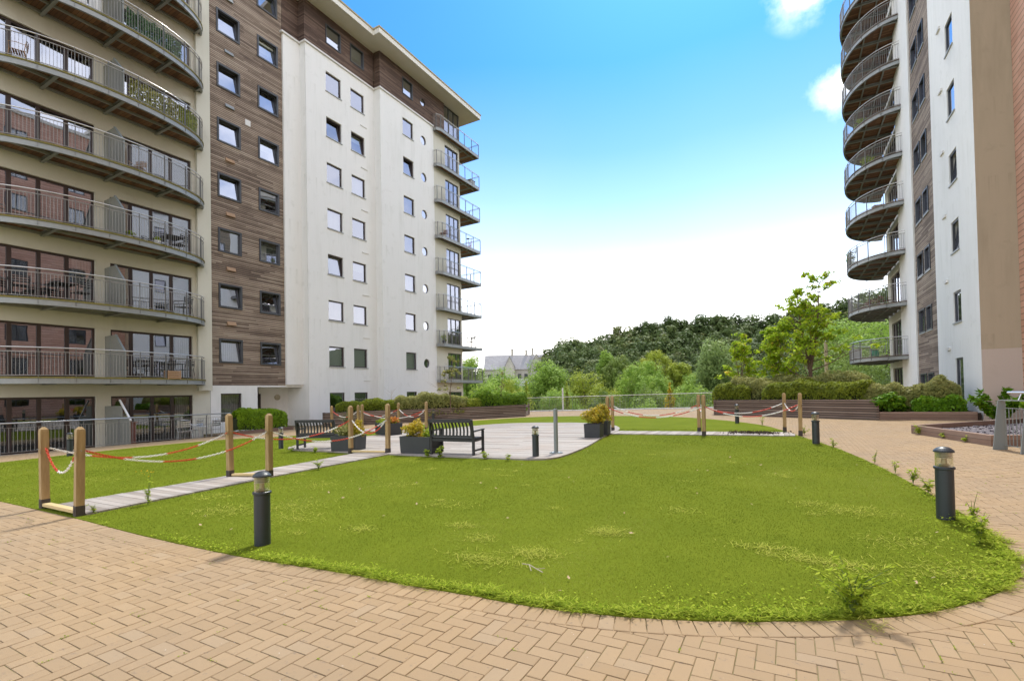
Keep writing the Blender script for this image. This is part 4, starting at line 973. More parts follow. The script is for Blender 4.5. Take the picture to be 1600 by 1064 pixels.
# ------------------------------------------------------------------ planter tubs with shrubs
def tub(loc, w, d, h, rz, lb):
    x, y = loc; r = empty('planter_tub', (x, y, GZ(x, y)+.053), rz, lb, 'planter', 'dark square planter tubs on the deck')
    b = MB(); t = .035; k = .95
    def ringbox(z0, z1, s0, s1, ins0, ins1):
        o = [(-w/2*s0, -d/2*s0), (w/2*s0, -d/2*s0), (w/2*s0, d/2*s0), (-w/2*s0, d/2*s0)]; p = [(a*s1/s0, c*s1/s0) for a, c in o]
        for i in range(4):
            j = (i+1) % 4; sc = lambda q, e: (q[0]-math.copysign(e, q[0]), q[1]-math.copysign(e, q[1]))
            A, B, C, D_ = o[i], o[j], p[j], p[i]; ai, bi, ci, di = sc(A, t), sc(B, t), sc(C, t), sc(D_, t)
            b.quad((*A, z0), (*B, z0), (*C, z1), (*D_, z1)); b.quad((*bi, z0), (*ai, z0), (*di, z1), (*ci, z1)); b.quad((*D_, z1), (*C, z1), (*ci, z1), (*di, z1))
    ringbox(0, h, k, 1, 0, 0); b.build('tub', M['tub'], r, world=False, fixn=False)
    b = MB(); b.box(-w/2+t+.001, w/2-t-.001, -d/2+t+.001, d/2-t-.001, h-.08, h-.05); b.build('soil', M['soil'], r, world=False); return r
def shrub(loc, rx, rz, z, mat, n, size, nm, lb, cat='plant', stems=6, nb=9, group=None):
    x, y = loc; r = empty(nm, (x, y, z), 0, lb, cat, group); b = MB()
    for k in range(stems):
        a = k*2.4; b.path([(0.02*math.cos(a), .02*math.sin(a), 0), (rx*.3*math.cos(a), rx*.3*math.sin(a), rz*.6), (rx*.55*math.cos(a), rx*.55*math.sin(a), rz*1.1)], .004, 4, radii=[.006, .004, .002])
    b.build('stem', M['bark'], r, world=False)
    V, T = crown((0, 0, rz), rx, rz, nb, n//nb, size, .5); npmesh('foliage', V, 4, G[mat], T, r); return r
tub((-8.58, 10.22), .98, .52, .44, .05, 'dark planter tub of golden foliage directly left of the front bench'); tub((-11.2, 10.15), .80, .62, .43, .30, 'dark planter tub between the rear bench and the boardwalk posts')
tub((-14.1, 14.85), 1.15, .60, .46, -.30, 'dark planter tub of orange flowers far across the deck'); tub((-5.50, 15.12), .52, .52, .44, .08, 'small square dark tub with a yellow shrub, front one of two'); tub((-5.55, 16.05), .50, .50, .46, .1, 'small dark tub half hidden behind the front yellow shrub tub')
shrub((-8.75, 10.22), .26, .24, GZ(-8.7, 10)+.40, 'yellow', 900, .045, 'golden_shrub', 'bright golden shrub in the tub left of the front bench'); shrub((-8.32, 10.25), .17, .16, GZ(-8.3, 10)+.40, 'weed', 260, .04, 'leafy_plant', 'thin green plant beside the golden shrub in the front tub')
shrub((-11.35, 10.12), .25, .20, GZ(-11.2, 10)+.38, 'hedge_olive', 500, .045, 'variegated_shrub', 'pale variegated shrub in the tub beside the rear bench'); shrub((-11.0, 10.25), .20, .26, GZ(-11, 10)+.38, 'yellow', 600, .045, 'golden_shrub', 'upright golden shrub behind the post in the left tub')
shrub((-14.2, 14.85), .40, .14, GZ(-14, 14.8)+.43, 'weed', 450, .045, 'leafy_plant', 'low greenery filling the far tub of orange flowers'); shrub((-13.95, 14.9), .24, .14, GZ(-14, 14.8)+.48, 'orange', 360, .045, 'flowering_plant', 'orange flowers in the far tub')
shrub((-5.50, 15.12), .32, .28, GZ(-5.5, 15)+.42, 'yellow', 1300, .05, 'golden_shrub', 'yellow shrub filling the front small square tub'); shrub((-5.55, 16.05), .28, .34, GZ(-5.5, 16)+.44, 'yellow', 900, .05, 'golden_shrub', 'taller amber shrub just behind the front yellow one')

# ------------------------------------------------------------------ timber planters with hedges
def timber_box(pts, z1, nm, lb, cat, th=.08, cap=True, post=True, mat='planter_wood', closed=False):
    x, y = pts[0]; r = empty(nm, (x, y, GZ(x, y)), 0, lb, cat); b = MB()
    segs = list(zip(pts[:-1], pts[1:]))
    for (p, q) in segs:
        d = Vector((q[0]-p[0], q[1]-p[1])).normalized()*.004; zp, zq = GZ(*p), GZ(*q); n = Vector((-d.y, d.x)).normalized()*th
        b.hexa([(p[0], p[1], zp-.05), (q[0], q[1], zq-.05), (q[0]+n.x, q[1]+n.y, zq-.05), (p[0]+n.x, p[1]+n.y, zp-.05), (p[0], p[1], zp+z1), (q[0], q[1], zq+z1), (q[0]+n.x, q[1]+n.y, zq+z1), (p[0]+n.x, p[1]+n.y, zp+z1)])
    b.build('board_wall', M[mat], r)
    if post:
        for p in pts: b = MB(); b.box(p[0]-.05, p[0]+.05, p[1]-.06, p[1]+.05, GZ(*p)-.02, GZ(*p)+z1+.015); b.build('corner_post', M[mat], r)
    return r
LPP = [(-22.9,19.0),(-21.31,20.42),(-15.17,28.66),(-15.95,30.7)]
t = timber_box(LPP, .78, 'timber_planter', 'long dark timber planter in front of the white block on the left', 'planter')
b = MB(); b.prism([(-22.85,19.2),(-21.35,20.6),(-15.3,28.7),(-16.0,30.5),(-23.2,30.5),(-24.3,26),(-24.3,20.5)], lambda x, y: GZ(x, y)-.05, lambda x, y: GZ(x, y)+.68); b.build('soil', M['soil'], t)
RPP = [(-3.2,31.2),(-3.59,29.25),(3.11,24.61)]
t = timber_box(RPP, .82, 'timber_planter', 'long slatted timber planter on the right below the young trees', 'planter')
b = MB(); b.prism([(-3.5,29.35),(3.11,24.75),(3.3,25.2),(6.15,25.1),(6.15,33),(-3.1,33)], lambda x, y: GZ(x, y)-.05, lambda x, y: GZ(x, y)+.30+.4*(x < 3.2)); b.build('soil', M['soil'], t)
t = timber_box([(3.17,24.58),(6.05,24.20)], .32, 'sleeper_wall', 'low timber sleeper edging right of the tall planter', 'wall', th=.12, post=False, mat='sleeper')
b = MB(); b.prism([(3.2,24.72),(6.0,24.35),(6.2,24.35),(6.2,25.4),(3.3,25.3)], lambda x, y: GZ(x, y)-.05, lambda x, y: GZ(x, y)+.27); b.build('soil', M['soil'], t)
BED = [(6.9,22.0),(3.11,18.33),(3.98,15.09),(7.2,16.1)]
t = timber_box(BED, .245, 'raised_bed', 'low raised bed of slate chippings edged with timber at the right', 'planter', th=.12, post=False, mat='sleeper')
b = MB(); b.prism([(6.85,21.7),(3.25,18.3),(4.05,15.25),(7.2,16.25)], lambda x, y: GZ(x, y)-.05, lambda x, y: GZ(x, y)+.11); b.build('slate_chippings', M['slate_chip'], t)
n = 2600; P = np.stack([rng.uniform(3.2, 7, n), rng.uniform(15.2, 22, n)], 1); P = P[inside_np(P, [(6.8,21.6),(3.3,18.3),(4.1,15.3),(7.1,16.3)])]; n = len(P)
cc = np.column_stack([P, GZ(P[:, 0], P[:, 1])+.122]); nn = rand_unit(n); nn[:, 2] = np.abs(nn[:, 2])+.6; nn /= np.linalg.norm(nn, axis=1)[:, None]
o = npmesh('loose_slate', leaf_quads(cc, nn, .055, 1.3), 4, plain('slate_piece', (.17, .15, .165), .7, 0, .4, 30), None, t); o['kind'] = 'stuff'; o.data.transform(Matrix.Translation(-t.location))
def hedge(p0, p1, wid, z0, z1, n, size, mat, nm, lb, bump=.12, cat='hedge', group=None):
    r = empty(nm, (p0[0], p0[1], z0), 0, lb, cat, group); V, T = hedge_leaves(p0, p1, wid, z0, z1, n, size, bump)
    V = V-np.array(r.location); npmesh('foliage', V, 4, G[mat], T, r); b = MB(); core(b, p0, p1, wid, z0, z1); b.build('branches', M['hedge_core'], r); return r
hedge((-23.4,20.3),(-20.3,23.2),1.4,.66,1.28,11000,.075,'hedge_clip','shrub_hedge','mid green hedge at the left end of the left timber planter')
hedge((-21.0,22.4),(-18.0,26.0),1.6,.66,1.55,9000,.08,'hedge_olive','shrub_hedge','olive brown shrubs in the middle of the left timber planter')
hedge((-19.0,24.8),(-17.4,26.9),1.2,.66,1.36,5000,.08,'tree_yellow','shrub_hedge','yellow green shrub between the olive ones in the left planter')
hedge((-18.0,26.5),(-15.75,29.7),1.7,.66,1.62,9000,.08,'hedge_green','shrub_hedge','rounded leafy green hedge at the right end of the left planter')
hedge((-3.6,30.2),(-1.6,29.0),1.3,.95,1.75,6500,.08,'hedge_clip','shrub_hedge','bright green shrub spilling over the left end of the right planter')
hedge((-2.8,30.4),(-.2,28.9),1.7,.95,2.05,9000,.07,'hedge_olive','shrub_hedge','greyish rounded shrub beside it in the right planter')
hedge((-1.0,28.6),(3.1,25.75),1.35,.98,1.80,17000,.07,'hedge_clip','shrub_hedge','dense green clipped hedge along the front of the right planter')
hedge((-.7,30.6),(3.2,27.8),1.8,.95,2.15,11000,.08,'hedge_olive','shrub_hedge','olive shrubs behind the clipped hedge of the right planter')
hedge((2.6,26.2),(5.9,25.55),1.5,.45,1.68,14000,.085,'hedge_olive','shrub_hedge','arching olive green shrubs in front of the right hand flats')
shrub((3.55, 24.95), .50, .42, .45, 'hedge_laurel', 1500, .10, 'laurel_bush', 'small glossy green bush at the right end of the tall planter', 'bush')
r_ = hedge((4.3, 24.98), (5.85, 24.78), .75, .42, 1.02, 2600, .11, 'hedge_laurel', 'laurel_bush', 'wide glossy green bush above the low sleeper edging', .2, 'bush')
# box hedge by the entrance
hedge((-23.6,14.25),(-23.7,17.0),1.3,.02,.98,15000,.06,'hedge_light','box_hedge','thick bright green clipped hedge beside the entrance on the left',.05)
t = timber_box([(-23.1,17.1),(-22.95,14.05)], .16, 'sleeper_edging', 'brown timber edging at the foot of the entrance hedge', 'edging', th=.1, post=False, mat='sleeper')
# laurel behind the grey guard rail
def sprig(loc, h, n, spread, mat, nm, lb, size=.09, cat='bush', nst=9):
    x, y = loc; r = empty(nm, (x, y, GZ(x, y)), 0, lb, cat); b = MB(); V, T = [], []
    for k in range(nst):
        a = k*2.4+random.random(); ln = spread*random.uniform(.5, 1); hh = h*random.uniform(.65, 1)
        pts = [Vector((0, 0, 0)), Vector((ln*.35*math.cos(a), ln*.35*math.sin(a), hh*.5)), Vector((ln*math.cos(a), ln*math.sin(a), hh))]
        b.path(pts, .006, 4, radii=[.010, .007, .003]); m = n//nst; u = rng.uniform(.25, 1.03, m)[:, None]
        c = (1-u)**2*np.array(pts[0])+2*u*(1-u)*np.array(pts[1])*1.2+u**2*np.array(pts[2]); c = c+rand_unit(m)*size*.8
        nn = rand_unit(m); nn[:, 2] = np.abs(nn[:, 2])+.5; nn /= np.linalg.norm(nn, axis=1)[:, None]; V.append(leaf_quads(c, nn, size, 2.1)); T.append(np.clip(rng.normal(.5, .2, m), 0, 1))
    b.build('stem', M['bark'], r, world=False); npmesh('foliage', np.concatenate(V), 4, G[mat], np.concatenate(T), r); return r
sprig((6.25, 22.9), 1.15, 900, .85, 'hedge_laurel', 'laurel_bush', 'leggy glossy bush in front of the tan wall, left of the guard rail', .12); sprig((7.0, 21.2), 1.0, 600, .7, 'hedge_laurel', 'laurel_bush', 'glossy bush behind the grey guard rail at the right edge', .12)

# ------------------------------------------------------------------ railings
def railing(pts, nm, lb, step=1.9, h=1.1, bar=.11, zf=GZ, kerb=None, rail='steel_rail', barmat='baluster', ext=.14):
    r = empty(nm, (pts[0][0], pts[0][1], zf(*pts[0])), 0, lb, 'railing'); bb, hb = MB(), MB()
    for (p, q) in zip(pts[:-1], pts[1:]):
        L = math.dist(p, q); n = max(1, round(L/step)); d = ((q[0]-p[0])/L, (q[1]-p[1])/L)
        for i in range(n+1):
            x, y = p[0]+d[0]*L*i/n, p[1]+d[1]*L*i/n; z = zf(x, y); pb = MB(); pb.bar((x, y, z), (x, y, z+h-.06), .012, .06, up=(d[1], -d[0], 0)); pb.bar((x, y, z+h-.10), (x+d[1]*.05, y-d[0]*.05, z+h-.02), .012, .03); (i or p == pts[0]) and pb.build('post', M['rail_post'], r)
        m = int(L/bar)
        for i in range(m):
            x, y = p[0]+d[0]*L*(i+.5)/m, p[1]+d[1]*L*(i+.5)/m; z = zf(x, y); bb.tube((x, y, z+.09), (x, y, z+h-.17), .0065, 4, caps=False)
        for zz in (.09, h-.16): bb.bar((*p, zf(*p)+zz), (*q, zf(*q)+zz), .03, .012)
        hb.tube((*p, zf(*p)+h), (*q, zf(*q)+h), .024, 10)
        if kerb: kb = MB(); kb.hexa([(p[0]-d[1]*.0, p[1], zf(*p)-.02), (q[0], q[1], zf(*q)-.02), (q[0]-d[1]*.35, q[1]+d[0]*.35, zf(*q)-.02), (p[0]-d[1]*.35, p[1]+d[0]*.35, zf(*p)-.02), (p[0], p[1], zf(*p)+kerb), (q[0], q[1], zf(*q)+kerb), (q[0]-d[1]*.35, q[1]+d[0]*.35, zf(*q)+kerb), (p[0]-d[1]*.35, p[1]+d[0]*.35, zf(*p)+kerb)]); kb.build('kerb', M['coping'], r)
    bb.build('balusters', M[barmat], r, fixn=False); hb.build('handrail', M[rail], r, smooth=True); return r
zleft = lambda x, y: -.21
railing([(-23.18, -3), (-23.18, 13.85)], 'terrace_railing', 'straight steel railing with a bright handrail in front of the ground floor flats', 1.15, 1.085, zf=zleft)
b = MB(); b.box(-23.3, -23.14, -3, 13.9, -.5, -.20); tag(b.build('terrace_kerb', M['concrete']), kind='structure')
railing([(-20.8, 35.55), (-18.75, 35.9), (-7.8, 38.2), (-4.2, 38.85), (2, 39.9)], 'far_railing', 'long pale railing on a white kerb along the far edge of the terrace', 1.95, 1.12, .12, kerb=.06, rail='coping', barmat='steel', zf=lambda x, y: GZ(x, y)+.0)
# grey guard rail at the right edge
t = empty('guard_rail', (3.93, 14.43, GZ(3.9, 14.4)), 0, 'pale grey steel guard rail with tapered flat posts at the right edge', 'railing')
def blade_post(x, y, nm):
    b = MB(); z = GZ(x, y); ux, uy = .965, .26
    def P(w, dn, h): return (x+ux*w-uy*dn, y+uy*w+ux*dn, z+h)
    b.hexa([P(-.13, -.012, 0), P(.13, -.012, 0), P(.13, .012, 0), P(-.13, .012, 0), P(-.02, -.012, 1.05), P(.115, -.012, 1.05), P(.115, .012, 1.05), P(-.02, .012, 1.05)]); return b.build('post', M['gate_grey'], t)
gd = Vector((.24, -.97, 0)); g0 = Vector((3.95, 14.42, GZ(3.95, 14.4)))
for L_ in (0, .82, 1.9, 3.0): c = g0+gd*L_; blade_post(c.x, c.y, 'post')
b = MB(); e = g0+gd*3.0; o_ = Vector((.06, .015, 0))
for i in range(27):
    L_ = .09+i*.108; c = g0+gd*L_+o_
    if min(abs(L_-q) for q in (0, .82, 1.9, 3.0)) > .04: b.tube((c.x, c.y, c.z+.10), (c.x, c.y, c.z+.90), .008, 5)
b.bar(g0+o_+Vector((0, 0, .10)), e+o_+Vector((0, 0, .10)), .03, .012); b.bar(g0+o_+Vector((0, 0, .90)), e+o_+Vector((0, 0, .90)), .03, .014); b.build('bars', M['gate_grey'], t)
b = MB(); b.bar(g0+Vector((.03, 0, 1.065)), e+Vector((.03, 0, 1.065)), .07, .022); b.build('top_bar', M['gate_grey'], t)
b = MB(); b.tube(g0+gd*.12+Vector((.10, .02, 1.23)), e+Vector((.10, .02, 1.23)), .026, 10)
for L_ in (.5, 1.5, 2.6): b.tube(g0+gd*L_+Vector((.05, .01, 1.07)), g0+gd*L_+Vector((.10, .02, 1.21)), .010, 6)
b.build('handrail', M['steel_rail'], t)

# slim white mast behind the railing, pale lamp post by the trees
t = empty('white_mast', (-15.9, 36.6, -.1), 0, 'slim white upright mast just left of centre behind the far railing', 'mast'); b = MB(); b.lathe([(.06, 0), (.06, 1.9), (.05, 1.95), (.02, 1.98)], (0, 0, 0), 12); b.build('shaft', M['coping'], t, world=False); b = MB(); b.lathe([(.11, 0), (.11, .03)], (0, 0, 0), 16); b.build('base_plate', M['coping'], t, world=False)
t = empty('wooden_pole', (2.1, 36.5, .1), 0, 'plain cream coloured pole behind the right hand hedge beside the tallest young tree', 'pole'); b = MB(); b.lathe([(.10, 0), (.095, 4.25), (.08, 4.28)], (0, 0, 0), 12); b.build('shaft', plain('cream_pole', (.50, .43, .25), .7), t, world=False); b = MB(); b.lathe([(.10, 4.28), (.10, 4.34), (.03, 4.38)], (0, 0, 0), 12); b.build('cap', M['steel'], t, world=False)

# ------------------------------------------------------------------ terrace and balcony furniture
def make_chair(mat, nm, lb, metal=True):
    r = empty(nm, (0, 0, 0), 0, lb, 'chair'); b = MB()
    for i in range(6): b.bar((-.21, -.19+.075*i, .44), (.21, -.19+.075*i, .44), .055, .014)
    b.build('seat', M[mat], r, world=False)
    for sx in (-1, 1):
        for sy in (-1, 1): b = MB(); b.tube((sx*.22, sy*.20, .44), (sx*.25, sy*.25, 0), .012, 6); b.build('leg', M[mat], r, world=False)
    b = MB(); b.path([(-.22, .20, .44), (-.22, .26, .84), (0, .29, .87), (.22, .26, .84), (.22, .20, .44)], .012, 6)
    for z in (.62, .70, .78): b.bar((-.21, .245+(z-.6)*.1, z), (.21, .245+(z-.6)*.1, z), .012, .05)
    b.build('backrest', M[mat], r, world=False)
    b = MB()
    for sx in (-1, 1): b.path([(sx*.24, .22, .66), (sx*.27, 0, .67), (sx*.25, -.22, .65), (sx*.23, -.2, .44)], .011, 6)
    b.build('armrest', M[mat], r, world=False); return r
def make_table(mat, nm, lb, w=.35, rect=0):
    r = empty(nm, (0, 0, 0), 0, lb, 'table'); b = MB()
    if rect: b.box(-rect, rect, -w, w, .70, .725)
    else: b.lathe([(w, .70), (w+.01, .71), (w, .72)], n=28)
    b.build('top', M[mat], r, world=False); b = MB()
    if rect: [(lambda q: (q.tube((sx*(rect-.06), sy*(w-.06), 0), (sx*(rect-.06), sy*(w-.06), .70), .02, 6), q.build('leg', M[mat], r, world=False)))(MB()) for sx in (-1, 1) for sy in (-1, 1)]
    else: b.lathe([(.03, .02), (.03, .70)], n=12); [b.tube((0, 0, .05), (.28*math.cos(a), .28*math.sin(a), .01), .015, 6) for a in (0.3, 1.87, 3.44, 5.0)]
    if not rect: b.build('pedestal', M[mat], r, world=False)
    return r
gr = 'aluminium cafe chairs on the terrace'
ch = make_chair('alu', 'cafe_chair', ''); used = [False]
for x, y, rz, lb in ((-24.3, 12.35, 1.2, 'shiny aluminium chair left of the round terrace table'), (-24.25, 13.55, -1.3, 'shiny aluminium chair right of the round terrace table'), (-24.75, 13.0, .1, 'shiny aluminium chair behind the round terrace table')):
    place(ch, used, (x, y, -.42), rz, lb, (1.15, 1.15, 1.18), gr)
o = make_table('alu', 'cafe_table', 'small round aluminium table on the terrace behind the railing'); o.location = (-24.2, 12.95, -.42)
t = empty('storage_chest', (-24.75, 10.2, -.42), 0, 'red brown wooden chest beside the screen on the terrace', 'chest'); b = MB(); b.box(-.3, .3, -.3, .3, 0, 1.02); b.build('body', M['redwood'], t, world=False, bevel=.01); b = MB(); b.box(-.33, .33, -.33, .33, 1.02, 1.07); b.build('lid', M['redwood'], t, world=False)
rc = make_chair('rattan', 'balcony_chair', ''); used = [False]
dz = lambda k: LF[k]+.215
gr2 = 'dark chairs on the left balconies'
for k, x, y, rz, lb in ((1, -24.7, 6.9, 1.2, 'dark balcony chair at the left of the second balcony'), (1, -24.8, 7.7, .3, 'dark chair behind the table on the second balcony'), (1, -24.6, 8.7, -1.4, 'dark chair nearest the screen on the second balcony'),
                        (0, -24.9, 11.0, 1.2, 'dark chair left of the table on the lowest balcony'), (0, -24.95, 11.9, .1, 'dark chair behind the crate on the lowest balcony'), (0, -24.9, 12.7, -1.2, 'dark chair at the right end of the lowest balcony'),
                        (2, -24.8, 11.6, 1.0, 'dark chair left of the table on the third balcony'), (2, -24.9, 12.5, -1.2, 'dark chair right of the table on the third balcony'), (1, -24.8, 12.6, -1.2, 'dark chair alone at the right of the second balcony')):
    place(rc, used, (x, y, dz(k)), rz, lb, (1.15, 1.15, 1.12), gr2)
for k, x, y, lb in ((1, -24.5, 8.05, 'dark table among chairs on the second balcony'), (0, -24.5, 11.9, 'dark table on the lowest balcony'), (2, -24.7, 12.1, 'dark table on the third balcony')):
    o = make_table('rattan', 'balcony_table', lb, .35, .45); o.location = (x, y, dz(k))
o = make_chair('pine', 'wooden_chair', 'pale wooden folding chair on the fourth balcony'); o.location = (-24.6, 10.7, dz(3)); o.rotation_euler = (0, 0, .7); o = make_chair('pine', 'wooden_chair', 'pale wooden chair at the left end of the fifth balcony'); o.location = (-24.8, 6.9, dz(4)); o.rotation_euler = (0, 0, -.4)
t = empty('wicker_crate', (-24.05, 11.75, dz(0)), 0, 'pale slatted wooden crate at the front of the lowest balcony', 'crate'); b = MB()
for i in range(4): b.box(-.16, .16, -.26, .26, .03+i*.09, .10+i*.09)
b.build('slats', M['pine'], t, world=False); [(lambda q: (q.box(sx*.165-.01, sx*.165+.01, sy*.25-.02, sy*.25+.02, 0, .4), q.build('corner_batten', M['pine'], t, world=False)))(MB()) for sx in (-1, 1) for sy in (-1, 1)]
def pot(loc, z, rad, h, pm, fm, fr, n, lb, up=1.0):
    t = empty('potted_plant', (loc[0], loc[1], z), 0, lb, 'potted plant'); b = MB(); b.lathe([(rad*.75, 0), (rad, h), (rad*1.06, h), (rad*1.06, h+.02), (rad*.9, h+.02)], n=20); b.build('pot', M[pm], t, world=False)
    V, T = crown((0, 0, h+fr*up*.8), fr, fr*up, 7, n//7, .06, .5, lowcut=-.8); npmesh('foliage', V, 4, G[fm], T, t)
pot((-24.35, 10.25), dz(2), .12, .2, 'whitepl', 'weed', .15, 160, 'small white potted plant beside the screen on the third balcony'); pot((-24.1, 11.2), dz(2), .13, .22, 'whitepl', 'weed', .12, 140, 'second white pot nearer the handrail on the third balcony')
for k, y0, y1, fm, lb in ((5, 10.0, 12.3, 'reed', 'green reed screen tied to the sixth balcony railing'), (4, 10.1, 12.6, 'hedge_olive', 'leafy climbing screen on the fifth balcony railing'), (4, 12.2, 13.2, 'tree_yellow', 'yellow green plants at the right end of the fifth balcony')):
    t = empty('balcony_screen', (-24.2, y0, dz(k)), 0, lb, 'plant screen'); n = 1500; yy = rng.uniform(y0, y1, n); q = np.sqrt(np.clip(1-((yy-9.85)/4.06)**2, 0, 1)); xx = -25.6+1.86*q-.17+rng.normal(0, .03, n); zz = rng.uniform(.05, .95, n)+dz(k)
    nn = rand_unit(n); nn[:, 0] += 1.2; nn /= np.linalg.norm(nn, axis=1)[:, None]; V = leaf_quads(np.column_stack([xx, yy, zz]), nn, .10 if fm != 'reed' else .07, 1.3 if fm != 'reed' else 3); npmesh('foliage', V-np.array(t.location), 4, G[fm], np.clip(rng.normal(.5, .22, n), 0, 1), t)
# washing hung on the sixth balcony
t = empty('laundry_airer', (-24.4, 8.6, dz(5)), 0, 'white washing on an airer on the sixth balcony', 'laundry'); b = MB()
for i, (yy, w) in enumerate(((-.5, .4), (0, .5), (.5, .4))):
    for k in range(6): y_ = yy-w/2+w*k/6; b.quad((.02*math.sin(k*1.7), y_, .95), (.02*math.sin(k*1.7+1.7), y_+w/6, .95), (.04*math.sin(k*1.3+1.3), y_+w/6, .35), (.04*math.sin(k*1.3), y_, .35))
b.build('cloth', M['whitepl'], t, world=False, fixn=False); b = MB(); b.tube((0, -.8, .96), (0, .8, .96), .01, 5); [b.tube((sx*.25, sy*.7, 0), (0, sy*.7, .96), .01, 5) for sx in (-1, 1) for sy in (-1, 1)]; b.build('rack', M['whitepl'], t, world=False)
# things on the far corner balconies
pot((-24.15, 31.9), EB[1]+.2, .16, .3, 'tub', 'weed', .22, 240, 'potted plant at the near corner of the second corner balcony', 1.4)
o = make_chair('rattan', 'balcony_chair', 'dark chair at the outer end of the second corner balcony'); o.location = (-24.5, 36.3, EB[1]+.2); o.scale = (1.2, 1.2, 1.3)
t = empty('storage_box', (-24.5, 36.6, EB[6]+.2), 0, 'grey storage box on the corner balcony below the top one', 'box'); b = MB(); b.box(-.3, .3, -.35, .35, 0, .55); b.build('body', M['steel'], t, world=False, bevel=.02); b = MB(); b.box(-.32, .32, -.37, .37, .55, .60); b.build('lid', M['rail_post'], t, world=False)
t = empty('exercise_bike', (-24.4, 36.2, EB[4]+.2), 0, 'red exercise bike on the fifth corner balcony', 'exercise bike'); b = MB(); b.tube((0, -.4, .05), (0, .4, .05), .03, 6); b.tube((0, -.2, .05), (0, -.25, .95), .025, 6); b.tube((0, .2, .05), (0, .25, 1.1), .025, 6); b.tube((0, -.22, .3), (0, .22, .5), .025, 6); b.build('frame', M['red'], t, world=False); b = MB(); b.lathe([(.12, .95), (.13, 1.0)], (0, -.25, 0), 12); b.build('seat', M['rattan'], t, world=False); b = MB(); b.tube((-.22, .3, 1.12), (.22, .3, 1.12), .02, 6); b.build('handlebar', M['rattan'], t, world=False)
o = make_chair('redwood', 'wooden_chair', 'red brown lounger at the near end of the fifth corner balcony'); o.location = (-24.3, 32.2, EB[4]+.2); o.scale = (1.1, 1.2, .9)
# right hand balconies
dzr = lambda k: RB[k]+.215
pot((4.55, 39.0), dzr(5), .15, .25, 'red', 'weed', .35, 320, 'leafy plant in a red pot on a high right balcony'); pot((4.1, 40.3), dzr(5), .14, .22, 'red', 'orange', .2, 160, 'red flowers at the outer rail of a high right balcony')
pot((4.8, 38.6), dzr(4), .15, .25, 'tub', 'weed', .38, 340, 'bushy green plant one balcony below the red flowers'); pot((3.95, 40.7), dzr(2), .2, .3, 'tub', 'willow', .3, 300, 'tall grey green shrub on the third right balcony', 2.2); pot((4.05, 42.2), dzr(2), .18, .3, 'tub', 'willow', .25, 240, 'narrower shrub left of the tall one on the third right balcony', 2.2)
t = empty('wooden_crate', (5.3, 38.3, dzr(3)), .3, 'orange brown crate on the fourth right balcony by the pier', 'crate'); b = MB(); [b.box(-.35, .35, -.25, .25, .02+.13*i, .13+.13*i) for i in range(3)]; b.build('slats', M['redwood'], t, world=False); b = MB(); [b.box(sx*.36-.015, sx*.36+.015, -.2, .2, 0, .42) for sx in (-1, 1)]; b.build('battens', M['redwood'], t, world=False)
gr3 = 'red brown chairs on the second right balcony'
cw = make_chair('redwood', 'wooden_chair', ''); used = [False]
for x, y, rz, lb in ((5.5, 38.6, 1, 'red brown chair nearest the pier on the second right balcony'), (5.0, 39.6, 0, 'red brown chair in the middle of the second right balcony'), (4.6, 40.9, -1, 'red brown chair at the outer side of the second right balcony')): place(cw, used, (x, y, dzr(1)), rz, lb, (1.2, 1.2, .95), gr3)
t = empty('water_butt', (4.9, 38.9, dzr(0)), 0, 'small green tub on the lowest right balcony', 'tub'); b = MB(); b.lathe([(.17, 0), (.21, .25), (.17, .5)], n=18); b.build('body', plain('green_plastic', (.02, .22, .10), .5), t, world=False); b = MB(); b.lathe([(.18, .5), (.18, .54)], n=18); b.build('lid', M['tub'], t, world=False)
t = empty('white_cabinet', (4.2, 41.5, dzr(0)), 0, 'small white cabinet on the lowest right balcony', 'cabinet'); b = MB(); b.box(-.25, .25, -.3, .3, 0, .75); b.build('body', M['whitepl'], t, world=False, bevel=.01); b = MB(); b.box(-.27, .27, -.32, .32, .75, .78); b.build('top', M['whitepl'], t, world=False)

